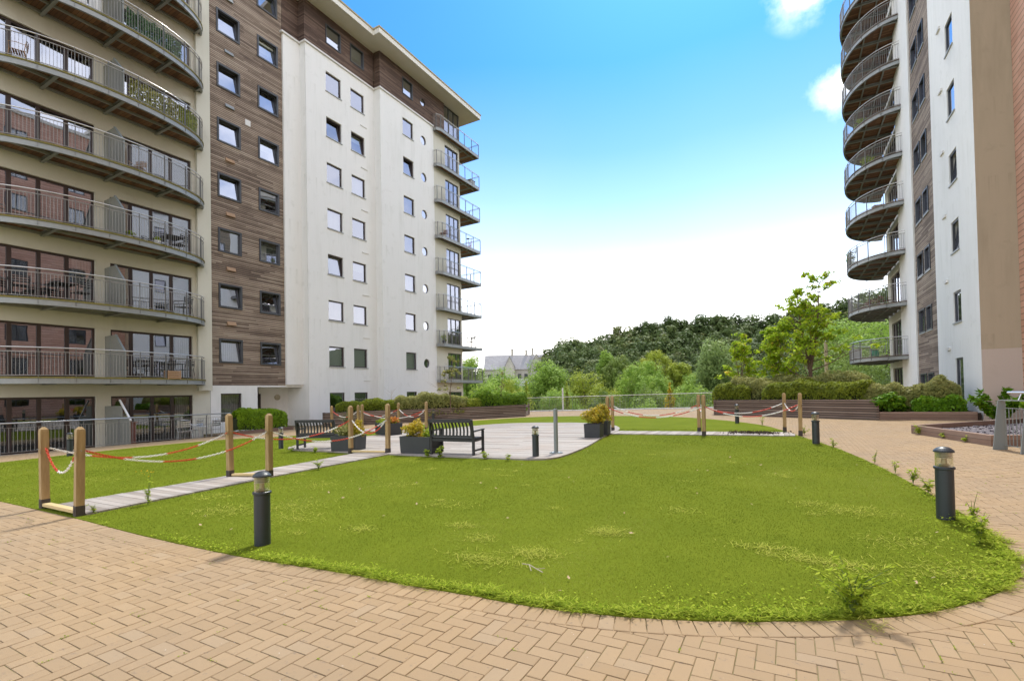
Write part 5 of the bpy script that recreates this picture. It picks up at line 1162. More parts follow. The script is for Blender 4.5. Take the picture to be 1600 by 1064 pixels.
# ------------------------------------------------------------------ young trees in the right planter
def young_tree(x, y, z0, H, spread, ncl, per, mat, lb, leaf=.13, lean=0, trunk=.07, first=.32, seed=1, cr=.42, fork=True, skip=0.0):
    rs = random.Random(seed); r = empty('young_tree', (x, y, z0), 0, lb, 'tree', 'young trees in the planters')
    b = MB(); tips = []
    def limb(p, d, L, rad, depth):
        pts = [p]; q = p.copy(); dd = d.copy(); n = 5
        for i in range(n):
            dd = (dd+Vector((rs.uniform(-.16, .16), rs.uniform(-.16, .16), rs.uniform(-.02, .14)))).normalized(); q = q+dd*L/n; pts.append(q.copy())
            if depth >= 1 and i >= 1: tips.append((q.copy(), depth))
            if depth < 2 and i >= 1 and rs.random() < .9:
                a = rs.uniform(0, 6.28); side = Vector((math.cos(a), math.sin(a), rs.uniform(.05, .55))).normalized(); limb(q, (side*.85+dd*.35).normalized(), L*rs.uniform(.38, .6), rad*.45, depth+1)
        b.path(pts, rad, 7 if depth == 0 else 5, radii=[rad*(1-.75*i/n) for i in range(n+1)]); tips.append((pts[-1], depth))
    base = Vector((0, 0, 0)); tp = [base+Vector((lean*t, 0, H*first*t)) for t in (0, .35, .7, 1)]
    b.path(tp, trunk, 9, radii=[trunk*1.15, trunk, trunk*.92, trunk*.85]); top = tp[-1]
    HR = H-H*first; leaders = [(-.15, 1.0), (2.9, .84), (1.4, .7)] if fork else [(0.4, 1.0)]
    for a0, ff in leaders:
        a0 += rs.uniform(-.3, .3); n = 9; q = top.copy(); pts = [q.copy()]
        for i in range(n):
            q = q+Vector((math.cos(a0)*.15*HR*(1 if i < 5 else .5)+rs.uniform(-.04, .04)*HR, math.sin(a0)*.07*HR+rs.uniform(-.03, .03)*HR, HR*ff)).normalized()*HR*ff/n; pts.append(q.copy())
            u = (i+1)/n; prof = 1.25-.95*u
            for kk in range(2 if i < n-1 else 3):
                a = rs.uniform(0, 6.28); el = .10+.5*u; limb(q.copy(), Vector((math.cos(a), math.sin(a), el)).normalized(), spread*(.12+.62*prof)*rs.uniform(.6, 1.1), trunk*.24, 1)
        b.path(pts, trunk, 7, radii=[trunk*.72*(1-.8*i/n) for i in range(n+1)])
    for k in range(5):
        a = k*1.256+rs.uniform(-.3, .3); limb(top-Vector((0, 0, H*.03*k)), Vector((math.cos(a), math.sin(a), .35)).normalized(), spread*rs.uniform(.75, 1.05), trunk*.34, 1)
    b.build('trunk', M['bark'], r, world=False)
    tips = [q for q in tips if q[0].z > H*first*.9]; rs.shuffle(tips); V, T = [], []
    for p, dpt in tips[:ncl]:
        if rs.random() < skip: continue
        rr = cr*rs.uniform(.6, 1.2); v, t = blob(tuple(p), (rr, rr, rr*.55), per, leaf, .15, .5); V.append(v); T.append(np.clip(t+rs.uniform(-.18, .2), 0, 1))
    npmesh('crown', np.concatenate(V), 4, G[mat], np.concatenate(T), r); return r
gz = lambda x, y: GZ(x, y)+.6
young_tree(1.05, 31, .6, 6.6, 2.35, 280, 17, 'tree_young', 'tallest young tree with airy yellow green leaves and a forked trunk', .13, seed=5, cr=.30, trunk=.11, first=.28)
young_tree(-.6, 31.6, .6, 4.5, 1.6, 150, 24, 'tree_young', 'middle sized young tree left of the tallest one', .13, seed=9, cr=.29, trunk=.06, first=.30)
young_tree(-2.45, 31.8, .6, 3.9, 1.3, 100, 20, 'tree_young', 'smallest of the three young trees, with pale bare twigs showing', .13, seed=14, cr=.26, trunk=.05, first=.30, skip=.15)
young_tree(-18.0, 24.3, .5, 3.1, 1.25, 40, 14, 'hedge_olive', 'thin young tree with sparse olive leaves before the corner balconies', .12, seed=21, cr=.20, trunk=.028, first=.42, skip=.25, fork=False)
young_tree(-16.35, 27.6, .5, 2.4, .35, 12, 12, 'hedge_olive', 'very thin upright sapling with a reddish stem at the right of the left planter', .08, seed=24, cr=.12, trunk=.018, first=.55, skip=.3, fork=False)
# bare sapling against the white wall
t = empty('bare_sapling', (-20.9, 22.3, .5), 0, 'leafless pale sapling against the white wall above the hedge', 'sapling'); b = MB(); b.path([(0, 0, 0), (.02, 0, .9), (-.02, 0, 1.4)], .012, 5, radii=[.014, .010, .004])
for k in range(9): a = k*2.4; h = .7+k*.07; b.path([(0, 0, h), (.22*math.cos(a), .22*math.sin(a), h+.15), (.45*math.cos(a), .45*math.sin(a), h+.24+.02*k)], .004, 4, radii=[.006, .004, .002])
b.build('twigs', M['twig'], t, world=False)

# ------------------------------------------------------------------ trees beyond the terrace
def big_tree(nm, x, y, z0, zt, rad, mat, lb, nb, per, leaf, group='trees in the valley beyond the railing', conic=False, drop=.5):
    r = empty(nm, (x, y, z0), 0, lb, 'tree', group); H = zt-z0; b = MB(); b.path([(0, 0, 0), (.1, 0, H*.35), (0, .1, H*.7)], .2, 7, radii=[.035*H+.05, .025*H+.03, .05])
    for k in range(5): a = k*1.25; b.path([(0.05, 0, H*(.25+.08*k)), (rad*.4*math.cos(a), rad*.4*math.sin(a), H*(.4+.09*k)), (rad*.7*math.cos(a), rad*.7*math.sin(a), H*(.5+.08*k))], .05, 5, radii=[.07, .05, .02])
    b.build('trunk', M['bark'], r, world=False)
    if conic:
        V, T = [], []
        for k in range(nb):
            u = (k+.5)/nb; rr = rad*(1-u)**.8+.1; a = k*2.4; v, t = blob((rr*.55*math.cos(a), rr*.55*math.sin(a), H*(.12+.86*u)), (rr*.6, rr*.6, H/nb*2.2), per, leaf); V.append(v); T.append(t)
        V, T = np.concatenate(V), np.concatenate(T)
    else:
        rz = min(H*drop, rad*1.5); rd = nm == 'round_tree'; V, T = crown((0, 0, H-rz*.98), rad, rz, nb*3 if rd else nb, per*2//3 if rd else per, leaf*(.8 if rd else 1), .20 if rd else .40, lowcut=-.75, outw=.28, tn=.09, fill=4, fmin=.86 if rd else 0)
        v2, t2 = crown((0, 0, H-rz*1.9), rad*.95, rz, max(5, nb//2), per, leaf, .42, lowcut=-.6, outw=.32, tn=.11, fill=4)
        if H > rz*2.1: V, T = np.concatenate([V, v2]), np.concatenate([T, np.clip(t2-.05, 0, 1)])
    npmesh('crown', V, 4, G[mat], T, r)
D = 1.12
BT = [('round_tree',-23.6,77.6,7.0,3.3,'tree_olive','dark olive round headed tree left of the biggest bright dome',22),('round_tree',-18.6,72.0,5.9,4.5,'tree_mid','biggest bright green domed tree in the middle of the valley',30),
('round_tree',-21.4,92.6,8.7,3.9,'tree_yellow','yellowish tree rising behind the biggest dome',20),('broad_tree',-28.3,85.4,8.6,1.7,'tree_mid','narrow bright tree with a spiky top left of the olive dome',14),
('broad_tree',-35.1,76.3,6.4,2.7,'tree_mid','mid green tree below the left end of the dark wood',18),('broad_tree',-28.7,74.7,5.3,4.0,'tree_yellow','wide yellow green tree mass above the railing left of centre',24),
('round_tree',-15.5,64.2,3.5,2.3,'tree_mid','small green dome in front of the biggest dome',18),('broad_tree',-16.3,88.5,6.6,2.1,'tree_yellow','yellow topped tree right of the biggest dome',14),
('broad_tree',-11.5,81.2,5.3,3.2,'tree_mid','leafy green tree between the yellow topped one and the willow',20),('willow_tree',-8.5,71.5,7.9,2.7,'willow','tall grey green willow left of the young trees',26),
('broad_tree',-38.1,65.8,5.5,3.4,'tree_mid','green tree below the grey stone house',24),('broad_tree',-37.1,77.6,6.6,4.2,'tree_mid','broad light green tree just right of the stone house',24),
('broad_tree',-56.1,82.8,9.3,3.0,'tree_mid','tree top showing beside the corner balconies',14),('broad_tree',13.4,94.1,12.6,8.2,'tree_mid','large light green tree behind the right hand balconies',34),
('broad_tree',-7.3,87.7,6.3,4.6,'tree_olive','dark tree behind the smallest young tree',20),('broad_tree',0.0,84.0,6.6,5.6,'tree_dark','dark green tree behind the middle sized young tree',24),('broad_tree',6.0,79.8,7.0,5.0,'tree_olive','green tree behind the tallest young tree',24),
('broad_tree',-32.1,50.7,3.4,2.4,'tree_mid','bright tree just beyond the left planter hedge',20),('broad_tree',-19.6,59.1,1.5,2.2,'tree_olive','low olive tree just above the railing in the middle',18),('broad_tree',-9.4,59.3,2.3,2.6,'tree_mid','low bushy tree above the right part of the railing',18),
('broad_tree',6.7,99.8,12.6,6.4,'tree_mid','tall pale tree high up behind the tallest young tree',28),('broad_tree',-3.3,63.9,3.4,3.8,'tree_dark','deep green tree low behind the right planter',20),('broad_tree',1.7,62.0,3.0,3.6,'tree_dark','deep green tree low behind the tallest young tree trunk',20),
('broad_tree',-24.5,54.8,2.6,2.6,'tree_mid','light green tree above the railing left of the golden conifer',18),('broad_tree',7.4,69.6,5.0,3.6,'tree_olive','green tree below the right hand balconies',20),('broad_tree',-33.2,59.0,3.2,2.6,'tree_yellow','yellow green tree behind the reddish sapling',16),
('broad_tree',-13.6,57.0,1.9,2.2,'tree_olive','low dark bush tree seen through the railing right of centre',14),('broad_tree',-22.6,66.0,2.2,2.6,'tree_yellow','light tree between the low olive one and the wide mass',16),('broad_tree',-46.0,74.0,4.6,3.6,'tree_olive','darker tree left of the stone house',18),('broad_tree',12.0,62.0,4.2,4.0,'tree_dark','dark tree behind the lowest right balcony',18),
('broad_tree',-17.5,51.5,.9,2.2,'tree_dark','dark shrubby tree showing through the railing below the small dome',14),('broad_tree',-28.6,52.0,1.3,2.2,'tree_dark','dark shrubby tree behind the white mast',14),('broad_tree',-12.8,50.5,1.0,2.2,'tree_mid','green shrubby tree behind the posts of the right boardwalk',14),('broad_tree',-8.0,51.0,1.3,2.2,'tree_olive','olive shrubby tree left of the right planter',14),('broad_tree',-23.2,50.6,1.0,2.0,'tree_olive','olive shrubby tree beside the golden conifer',14)]
for (nm, x, y, zt, rad, mat, lb, nb) in BT:
    r_ = math.hypot(x, y); z0 = terrain_z(math.degrees(math.atan2(x, y)), r_)-.3; z0 = min(z0, zt-2.5*rad*.6); lf = .0028*r_; big_tree(nm, x, y, z0, zt, rad, mat, lb, nb, int(330 if rad > 2.5 else 240), lf)
big_tree('golden_conifer', -20.3, 47.9, -6, 2.0, .95, 'tree_yellow', 'slim golden conifer left of centre behind the railing', 16, 90, .16, conic=True); big_tree('golden_conifer', -10.0, 49.0, -6, 1.7, 1.5, 'yellow', 'broader golden conifer left of the right boardwalk posts', 16, 110, .16, conic=True)
big_tree('golden_conifer', -26.0, 49.6, -6, 2.5, 1.3, 'tree_yellow', 'pointed light green conifer at the right end of the left planter', 16, 90, .16, conic=True)
# the dark wood on the hill: one mass nobody would count
V, T = [], []
def add_crown(az, r, ztop, rad, per=95, nb=13):
    x, y = r*math.sin(R(az)), r*math.cos(R(az)); v, t = crown((x, y, ztop-rad*1.05), rad, rad*1.1, nb, int(per*2.2), .0036*r, .42, lowcut=-.7, outw=.30, tn=.10, fill=4); V.append(v); T.append(np.clip(t+random.uniform(-.22, .22), 0, 1))
az = -24.6
while az < 19:
    s = float(sil(az)); add_crown(az, 137+random.uniform(-4, 4), 1.6+138*s*random.uniform(.955, 1.01), random.uniform(3.6, 5.2)); az += random.uniform(1.25, 1.9)
for row, (rr, f) in enumerate(((130, .86), (122, .72), (114, .58), (106, .42), (98, .27), (90, .12))):
    az = -25.2-row*.5
    while az < 20:
        s = float(sil(az)); zt = 1.6+rr*s*f*random.uniform(.94, 1.05); add_crown(az+random.uniform(-.3, .3), rr+random.uniform(-3, 3), zt, random.uniform(3.0, 4.8), 80, 11); az += random.uniform(1.5, 2.2)
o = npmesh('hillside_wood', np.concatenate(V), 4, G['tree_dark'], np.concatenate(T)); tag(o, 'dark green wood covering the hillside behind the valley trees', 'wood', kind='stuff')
V, T = [], []
for k in range(26):
    az = -58+k*1.55; rr = random.uniform(165, 185); add_crown(az, rr, 1.6+rr*(.016+.010*math.sin(k*.9)+(.012 if k > 14 else 0)), random.uniform(3.5, 5), 60, 9)
o = npmesh('distant_treeline', np.concatenate(V), 4, G['tree_olive'], np.concatenate(T)); tag(o, 'low distant line of trees left of the stone house', 'wood', kind='stuff')

# grey stone house beyond the valley
hx, hy = -72.0, 131.0; t = empty('stone_house', (hx, hy, 0), R(29), 'long grey stone house with slate roofs and chimneys beyond the trees', 'house')
b = MB(); b.box(-9.5, 9.5, -3.5, 4, 0, 8.6); b.add([(-9.5, -3.5, 8.6), (-9.5, 4, 8.6), (-9.5, .25, 12.9)], [(0, 1, 2)]); b.add([(9.5, -3.5, 8.6), (9.5, 4, 8.6), (9.5, .25, 12.6)], [(0, 1, 2)])
b.box(-3.4, -.6, -5, -3.4, 0, 9.2); b.add([(-3.4, -5, 9.2), (-.6, -5, 9.2), (-2, -5, 12.2)], [(0, 1, 2)]); b.box(4.2, 7.6, -5.2, -3.4, 0, 9.4); b.add([(4.2, -5.2, 9.4), (7.6, -5.2, 9.4), (5.9, -5.2, 12.9)], [(0, 1, 2)]); b.box(-11, -9.5, -2.5, 3, 0, 7); b.build('walls', M['stone'], t, world=False, fixn=False)
b = MB(); b.quad((-9.8, -4, 8.4), (9.8, -4, 8.4), (9.5, .25, 13), (-9.5, .25, 13)); b.quad((-9.8, 4.5, 8.4), (9.8, 4.5, 8.4), (9.5, .25, 13), (-9.5, .25, 13))
for xa, xb, xm, y0, zt, ze in ((-3.6, -.4, -2, -5.15, 12.3, 9.0), (4.0, 7.8, 5.9, -5.35, 13.0, 9.2)): b.quad((xa, y0, ze), (xa, -1.6, ze), (xm, -.3, zt), (xm, y0, zt)); b.quad((xb, y0, ze), (xb, -1.6, ze), (xm, -.3, zt), (xm, y0, zt))
b.quad((-11.1, -2.7, 6.8), (-11.1, 3.2, 6.8), (-9.5, 3, 8.9), (-9.5, -2.5, 8.9)); rf = b.build('roof', M['slate'], t, world=False, fixn=False)
for cx, h in ((-1.2, 14.6), (3.1, 14.3), (5.0, 14.8), (8.6, 13.8)): b = MB(); b.box(cx-.35, cx+.35, -.1, .6, 11.5, h); b.box(cx-.42, cx+.42, -.17, .67, h, h+.15); b.build('chimney', M['stone'], rf, world=False)
for wx in (-8, -5.5, .9, 2.8): 
    for wz in (3.2, 6.4): b = MB(); b.box(wx-.5, wx+.5, -3.56, -3.5, wz-.7, wz+.7); b.build('window', M['frame_dark'], t, world=False)
b = MB(); b.box(-5, 6, -9, -6, 5.2, 5.5); b.box(-5, 6, -8.9, -8.7, 2, 5.2); b.build('flat_extension', M['coping'], t, world=False)

# ------------------------------------------------------------------ flax and weeds
def flax(x, y, z, n, L, lb):
    r = empty('flax_plant', (x, y, z), 0, lb, 'plant'); V = []; T = []
    for k in range(n):
        a = random.uniform(0, 6.28); ln = L*random.uniform(.6, 1.1); lean = random.uniform(.25, .95); w = .022; P_ = []
        for i in range(6): u = i/5; P_.append(Vector((math.cos(a)*ln*lean*u*(.6+.4*u), math.sin(a)*ln*lean*u*(.6+.4*u), ln*(u*(1.15-.35*lean)-.5*lean*u*u))))
        s = Vector((-math.sin(a), math.cos(a), 0))*w
        for i in range(5): u0, u1 = 1-(i/5)**2, 1-((i+1)/5)**2; V += [P_[i]-s*u0, P_[i]+s*u0, P_[i+1]+s*u1, P_[i+1]-s*u1]; T.append(random.random())
    npmesh('blades', np.array([tuple(v) for v in V]), 4, G['flax'], T, r); return r
flax(-20.9, 18.9, -.05, 90, 1.25, 'spiky bronze flax plant in front of the white wall')
def weed(x, y, h, nst, n, size, lb, mat='weed', spread=.5, group='weeds growing through the lawn', flower=None):
    r = empty('weed', (x, y, GZ(x, y)+.02), 0, lb, 'weed', group); b = MB(); V, T = [], []
    for k in range(nst):
        a = k*2.4+random.random(); ln = h*spread*random.uniform(.2, .8); hh = h*random.uniform(.4, 1); p1 = np.array([ln*.3*math.cos(a), ln*.3*math.sin(a), hh*.6]); p2 = np.array([ln*math.cos(a), ln*math.sin(a), hh]); b.path([(0, 0, 0), tuple(p1), tuple(p2)], .003, 4, radii=[.0045, .0035, .0015])
        m = max(3, n//nst); u = rng.uniform(.12, 1, m)[:, None]; c = 2*u*(1-u)*p1*1.3+u**2*p2; an = rng.uniform(0, 6.28, m); c = c+np.column_stack([np.cos(an), np.sin(an), rng.normal(0, .3, m)])*size*.7
        nn = np.column_stack([np.cos(an)*.4, np.sin(an)*.4, np.ones(m)])+rand_unit(m)*.25; nn /= np.linalg.norm(nn, axis=1)[:, None]; V.append(leaf_quads(c, nn, size, 2.4)); T.append(np.clip(rng.normal(.5, .22, m), 0, 1))
    b.build('stem', M['weedstem'], r, world=False); npmesh('leaves', np.concatenate(V), 4, G[mat], np.concatenate(T), r)
    if flower:
        c = np.column_stack([rng.normal(0, h*.12, flower), rng.normal(0, h*.12, flower), rng.uniform(h*.85, h*1.03, flower)]); npmesh('flower', leaf_quads(c, rand_unit(flower), .02, 1.1), 4, G['yellow'], np.full(flower, .8), r)
M['weedstem'] = plain('green_stem', (.12, .17, .03), .7)
weed(.34, 3.98, .36, 20, 460, .026, 'tall bright leafy weed at the near edge of the lawn on the right', spread=.95); weed(-8.62, 3.85, .52, 5, 60, .032, 'tall thin weed with yellow flowers beside the near boardwalk', spread=.25, flower=16)
weed(-8.75, 3.22, .16, 6, 40, .03, 'small leafy weed at the near end of the boardwalk'); weed(-8.99, 7.3, .22, 8, 70, .035, 'spreading weed on the edge of the near boardwalk by the lawn', spread=.9); weed(-7.55, 9.72, .30, 8, 90, .05, 'leafy weed at the foot of the front bench'); weed(-7.95, 9.72, .22, 7, 70, .05, 'leafy weed in front of the front planter tub')
weed(1.52, 6.15, .30, 9, 110, .035, 'feathery weed on the right lawn edge nearest the camera', spread=.6); weed(1.66, 6.9, .34, 6, 60, .03, 'upright weed just before the right hand bollard', spread=.3); weed(1.62, 8.6, .28, 7, 80, .035, 'weed on the lawn edge just beyond the right hand bollard', spread=.6); weed(1.58, 9.3, .24, 6, 60, .035, 'second weed beyond the right hand bollard'); weed(1.52, 10.3, .28, 4, 30, .03, 'thin weed further along the right lawn edge', spread=.3)
weed(1.38, 11.4, .30, 4, 30, .03, 'thin weed halfway along the right lawn edge', spread=.3); weed(.9, 14.0, .22, 6, 40, .035, 'weed near the far right bollard'); weed(.38, 17.4, .30, 7, 70, .04, 'weeds at the foot of the end post of the right boardwalk', spread=.8); weed(-.9, 20.9, .45, 5, 40, .04, 'tall weeds on the far right lawn edge', spread=.4); weed(-6.3, 9.82, .2, 7, 60, .045, 'low weed at the right foot of the front bench'); weed(-5.6, 9.7, .16, 6, 40, .04, 'small weed between the bench and the deck bollard'); weed(-13.0, 9.6, .2, 6, 40, .04, 'weed below the rear bench'); weed(-11.9, 9.55, .2, 6, 50, .045, 'weed in front of the left planter tub')
weed(3.2, 17.9, .3, 8, 90, .05, 'weed at the left corner of the raised slate bed', spread=.8); weed(3.5, 16.8, .16, 6, 50, .04, 'small weed along the front of the raised bed'); weed(3.72, 15.9, .14, 6, 50, .04, 'small weed near the right end of the raised bed')
# pale grass tufts lying on the turf and ragged growth along the edges
def tufts(specs, mat, nm, lb, WD=.0019):
    V, T = [], []
    for x, y, sx, sy, n, L in specs:
        n = int(n*2.4)
        bx, by = x+rng.normal(0, sx, n), y+rng.normal(0, sy, n); a = rng.uniform(0, 6.28, n); l = L*rng.uniform(.4, 1.2, n); up = rng.uniform(.08, .45, n); w = WD*rng.uniform(.6, 1.4, n)
        z = GZ(bx, by)+.02; c, s = np.cos(a), np.sin(a); mx, my, mz = bx+c*l*.5, by+s*l*.5, z+l*up*.6; ex, ey, ez = bx+c*l, by+s*l, z+l*up*.75
        A = [np.stack([bx-s*w, by+c*w, z], 1), np.stack([bx+s*w, by-c*w, z], 1), np.stack([mx+s*w, my-c*w, mz], 1), np.stack([mx-s*w, my+c*w, mz], 1)]; B = [A[3], A[2], np.stack([ex+s*w*.2, ey-c*w*.2, ez], 1), np.stack([ex-s*w*.2, ey+c*w*.2, ez], 1)]
        V += [np.stack(A, 1).reshape(-1, 3), np.stack(B, 1).reshape(-1, 3)]; tn = rng.random(n); T += [tn, tn]
    tag(npmesh(nm, np.concatenate(V), 4, G[mat], np.concatenate(T)), lb, 'grass', kind='stuff')
sp = [(-1.73,5.15,0.1,0.09,200,0.07),(-2.16,4.18,0.14,0.09,150,0.08),(-3.37,4.75,0.1,0.07,90,0.06),(0.62,7.12,0.22,0.16,220,0.07),(0.2,7.35,0.12,0.08,70,0.06),(-0.25,5.2,0.16,0.06,110,0.07),(0.1,5.0,0.14,0.07,110,0.07),(0.42,4.95,0.12,0.08,100,0.07),(-7.0,4.1,0.35,0.22,260,0.08),(-4.41,4.15,0.1,0.08,80,0.07),(-6.3,4.6,0.35,0.25,220,0.08),(-5.6,4.2,0.2,0.15,110,0.07),(-2.5,3.85,0.2,0.1,130,0.08),(-2.9,4.4,0.12,0.09,70,0.07),(-4.2,5.6,0.2,0.14,80,0.07),(-1.2,6.4,0.12,0.1,60,0.06),(0.9,5.9,0.2,0.16,110,0.06),(-8.2,4.6,0.2,0.2,140,0.08),(-7.4,6.0,0.3,0.25,120,0.08),(-0.2,9.5,0.14,0.12,50,0.07),(-15,5.5,0.6,0.5,140,0.08),(-12.5,4.6,0.5,0.4,140,0.08),(-16.5,9,0.5,0.5,110,0.08),(1.1,5.1,0.25,0.15,160,0.07),(-5.9,6.5,0.2,0.15,70,0.07),(-6.55,8.17,0.052,0.054,28,0.05),(-3.02,8.69,0.085,0.049,25,0.05),(-6.59,11.96,0.058,0.063,23,0.05),(-4.91,10.83,0.044,0.036,24,0.05),(-4.98,3.73,0.077,0.036,26,0.05),(-8.56,10.15,0.079,0.041,27,0.05),(-1.6,10.98,0.073,0.067,20,0.05),(-1.5,8.45,0.088,0.035,19,0.05),(-8.0,4.74,0.043,0.069,21,0.05),(-0.98,10.78,0.055,0.063,26,0.05),(-5.39,8.51,0.065,0.066,29,0.05),(0.43,3.84,0.047,0.054,30,0.05),(-7.32,10.83,0.088,0.066,26,0.05),(-7.93,9.11,0.068,0.07,16,0.05),(-6.06,4.13,0.081,0.07,10,0.05),(-5.46,4.16,0.084,0.031,21,0.05),(-1.08,10.93,0.033,0.055,9,0.05),(-5.11,8.53,0.063,0.067,16,0.05),(-3.79,11.99,0.049,0.033,27,0.05),(-3.48,11.57,0.088,0.042,16,0.05),(-7.39,3.96,0.082,0.043,12,0.05),(0.24,6.77,0.058,0.051,28,0.05),(-0.07,9.32,0.036,0.069,33,0.05),(-3.78,7.22,0.073,0.04,17,0.05),(-4.49,5.77,0.048,0.044,33,0.05),(-4.72,8.47,0.031,0.055,28,0.05),(-7.63,8.92,0.05,0.044,19,0.05),(-2.73,5.94,0.059,0.054,29,0.05),(-8.78,6.7,0.068,0.042,27,0.05),(-5.7,6.66,0.049,0.045,27,0.05),(-6.28,10.21,0.036,0.063,26,0.05),(-1.96,4.7,0.06,0.056,16,0.05),(-6.54,5.17,0.056,0.058,11,0.05),(-2.81,11.57,0.07,0.039,33,0.05),(-0.19,5.02,0.05,0.056,26,0.05),(-4.35,5.49,0.037,0.051,14,0.05),(-5.75,10.62,0.064,0.065,18,0.05),(-0.69,8.99,0.078,0.044,12,0.05),(-4.66,7.95,0.081,0.049,28,0.05),(-4.71,7.13,0.055,0.067,12,0.05)]
tufts(sp, 'grass_pale', 'pale_grass_tufts', 'pale yellowish grass tufts sprouting through the artificial lawn')
es = []; 
for i in range(0, nb_edge := len(P0)):
    p = P0[i]
    if p.y < 18 and p.x > -20:
        near = 1.15 if (p.y < 7.2 and p.x > -4.6) else (.22 if p.y < 4 else .40)
        if random.random() < near*.9: es.append((p.x-nrm[i].x*random.uniform(.02, .10), p.y-nrm[i].y*random.uniform(.02, .10), .035, .03, int(34*near*random.uniform(.3, 1.9)), .05+.06*random.random()))
tufts(es, 'weed', 'edge_grass', 'ragged green growth creeping over the lawn edge onto the paving', .0022)
# low clover-like leaves on the near edge, thick in the right corner
V, T = [], []
for i in range(len(P0)):
    p = P0[i]
    if p.y < 9.5 and p.x > -6.5:
        cor = 1 if p.x < -.9 else (2.4 if p.y < 7 else .7); n = int(rng.poisson(14*cor)); off = np.abs(rng.normal(.03, .07 if cor < 2 else .22, n))
        c = np.column_stack([p.x-nrm[i].x*off+rng.normal(0, .03, n), p.y-nrm[i].y*off+rng.normal(0, .03, n), np.zeros(n)]); c[:, 2] = GZ(c[:, 0], c[:, 1])+rng.uniform(.02, .05+.02*cor, n)
        nn = rand_unit(n)*.6; nn[:, 2] = 1; nn /= np.linalg.norm(nn, axis=1)[:, None]; V.append(leaf_quads(c, nn, .020, 1.3)); T.append(np.clip(rng.normal(.45, .25, n), 0, 1))
tag(npmesh('clover_edge', np.concatenate(V), 4, G['weed'], np.concatenate(T)), 'low clover like weeds along the near lawn edge, thickest in the right corner', 'ground cover', kind='stuff')
# moss and sprigs in the paving joints
V, T = [], []
k_ = rng.choice(len(Bk), 5000); n = 9
for q in k_:
    x0_, y0_, x1_, y1_ = Bk[q]
    if math.hypot(x0_, y0_) > 12: continue
    e = rng.integers(0, 2); m = int(rng.integers(4, 16)); u = rng.random(m)*rng.uniform(.2, .8)
    xx = x0_+(x1_-x0_)*u if e else np.full(m, x0_); yy = np.full(m, y0_) if e else y0_+(y1_-y0_)*u
    c = np.column_stack([xx+rng.normal(0, .003, m), yy+rng.normal(0, .003, m), GZ(xx, yy)+rng.uniform(.0, .012, m)]); nn = rand_unit(m)*.7; nn[:, 2] += 1; nn /= np.linalg.norm(nn, axis=1)[:, None]
    V.append(leaf_quads(c, nn, .0085, 1.5)); T.append(np.clip(rng.normal(.35, .2, m), 0, 1))
tag(npmesh('joint_moss', np.concatenate(V), 4, G['weed'], np.concatenate(T)), 'moss and tiny sprigs in the joints of the block paving', 'moss', kind='stuff')
b = MB(); z = GZ(-2, 3.8)+.035; b.path([(-2.10, 3.86, z), (-2.02, 3.84, z+.01), (-1.93, 3.80, z), (-1.84, 3.74, z+.004)], .004, 5); b.path([(-2.02, 3.84, z+.01), (-1.95, 3.74, z)], .003, 5); b.path([(-1.93, 3.80, z), (-1.86, 3.82, z+.01)], .003, 5)
tag(b.build('dead_twig', M['twig']), 'small bleached forked twig lying on the near lawn', 'twig')
# dead leaves on the lawn
V = []; n = 70; P = np.column_stack([rng.uniform(-8, 1.5, n), rng.uniform(3.4, 12, n)]); P = P[inside_np(P, LAWN) & ~in_deck(P)]; n = len(P)
nn = rand_unit(n)*.5; nn[:, 2] = 1; nn /= np.linalg.norm(nn, axis=1)[:, None]
tag(npmesh('fallen_leaves', leaf_quads(np.column_stack([P, GZ(P[:, 0], P[:, 1])+.045]), nn, .032, 1.5), 4, plain('dry_leaf', (.42, .30, .17), .8, 0, .4, 30)), 'scattered dry leaves on the lawn', 'leaf litter', kind='stuff')
# soil heap on the right boardwalk
V = []; n = 500; P = np.column_stack([rng.normal(-.95, .35, n), rng.normal(17.4, .22, n)]); nn = rand_unit(n); tag(npmesh('leaf_debris', leaf_quads(np.column_stack([P, GZ(P[:, 0], P[:, 1])+.045+np.abs(rng.normal(0, .02, n))]), nn, .05, 1.4), 4, M['soil']), 'brown debris lying on the right boardwalk', 'debris', kind='stuff')

# ------------------------------------------------------------------ sky, sun, camera
SUN_AZ, SUN_EL = R(-5), R(57)          # azimuth from +Y towards +X
w = bpy.data.worlds.new('World'); scene.world = w; w.use_nodes = True; nt = w.node_tree; nt.nodes.clear()
def wn(t, **k):
    x = nt.nodes.new(t)
    for a, v in k.items(): setattr(x, a, v)
    return x
out = wn('ShaderNodeOutputWorld'); bg = wn('ShaderNodeBackground'); nt.links.new(bg.outputs[0], out.inputs[0])
sky = wn('ShaderNodeTexSky', sky_type='NISHITA'); sky.sun_disc = False; sky.sun_elevation = SUN_EL; sky.sun_rotation = SUN_AZ; sky.air_density = 1.0; sky.dust_density = .6; sky.ozone_density = 1.6
tc = wn('ShaderNodeTexCoord'); sp_ = wn('ShaderNodeSeparateXYZ'); nt.links.new(tc.outputs['Generated'], sp_.inputs[0])
def ramp(inp, st):
    x = wn('ShaderNodeValToRGB'); nt.links.new(inp, x.inputs[0]); e = x.color_ramp.elements
    while len(e) < len(st): e.new(.5)
    for i, (p, c) in enumerate(st): e[i].position = p; e[i].color = (c, c, c, 1)
    return x.outputs[0]
def mth(op, a, b_=0.0, clamp=False):
    x = wn('ShaderNodeMath', operation=op, use_clamp=clamp)
    for i, v in enumerate((a, b_)):
        if isinstance(v, (int, float)): x.inputs[i].default_value = v
        else: nt.links.new(v, x.inputs[i])
    return x.outputs[0]
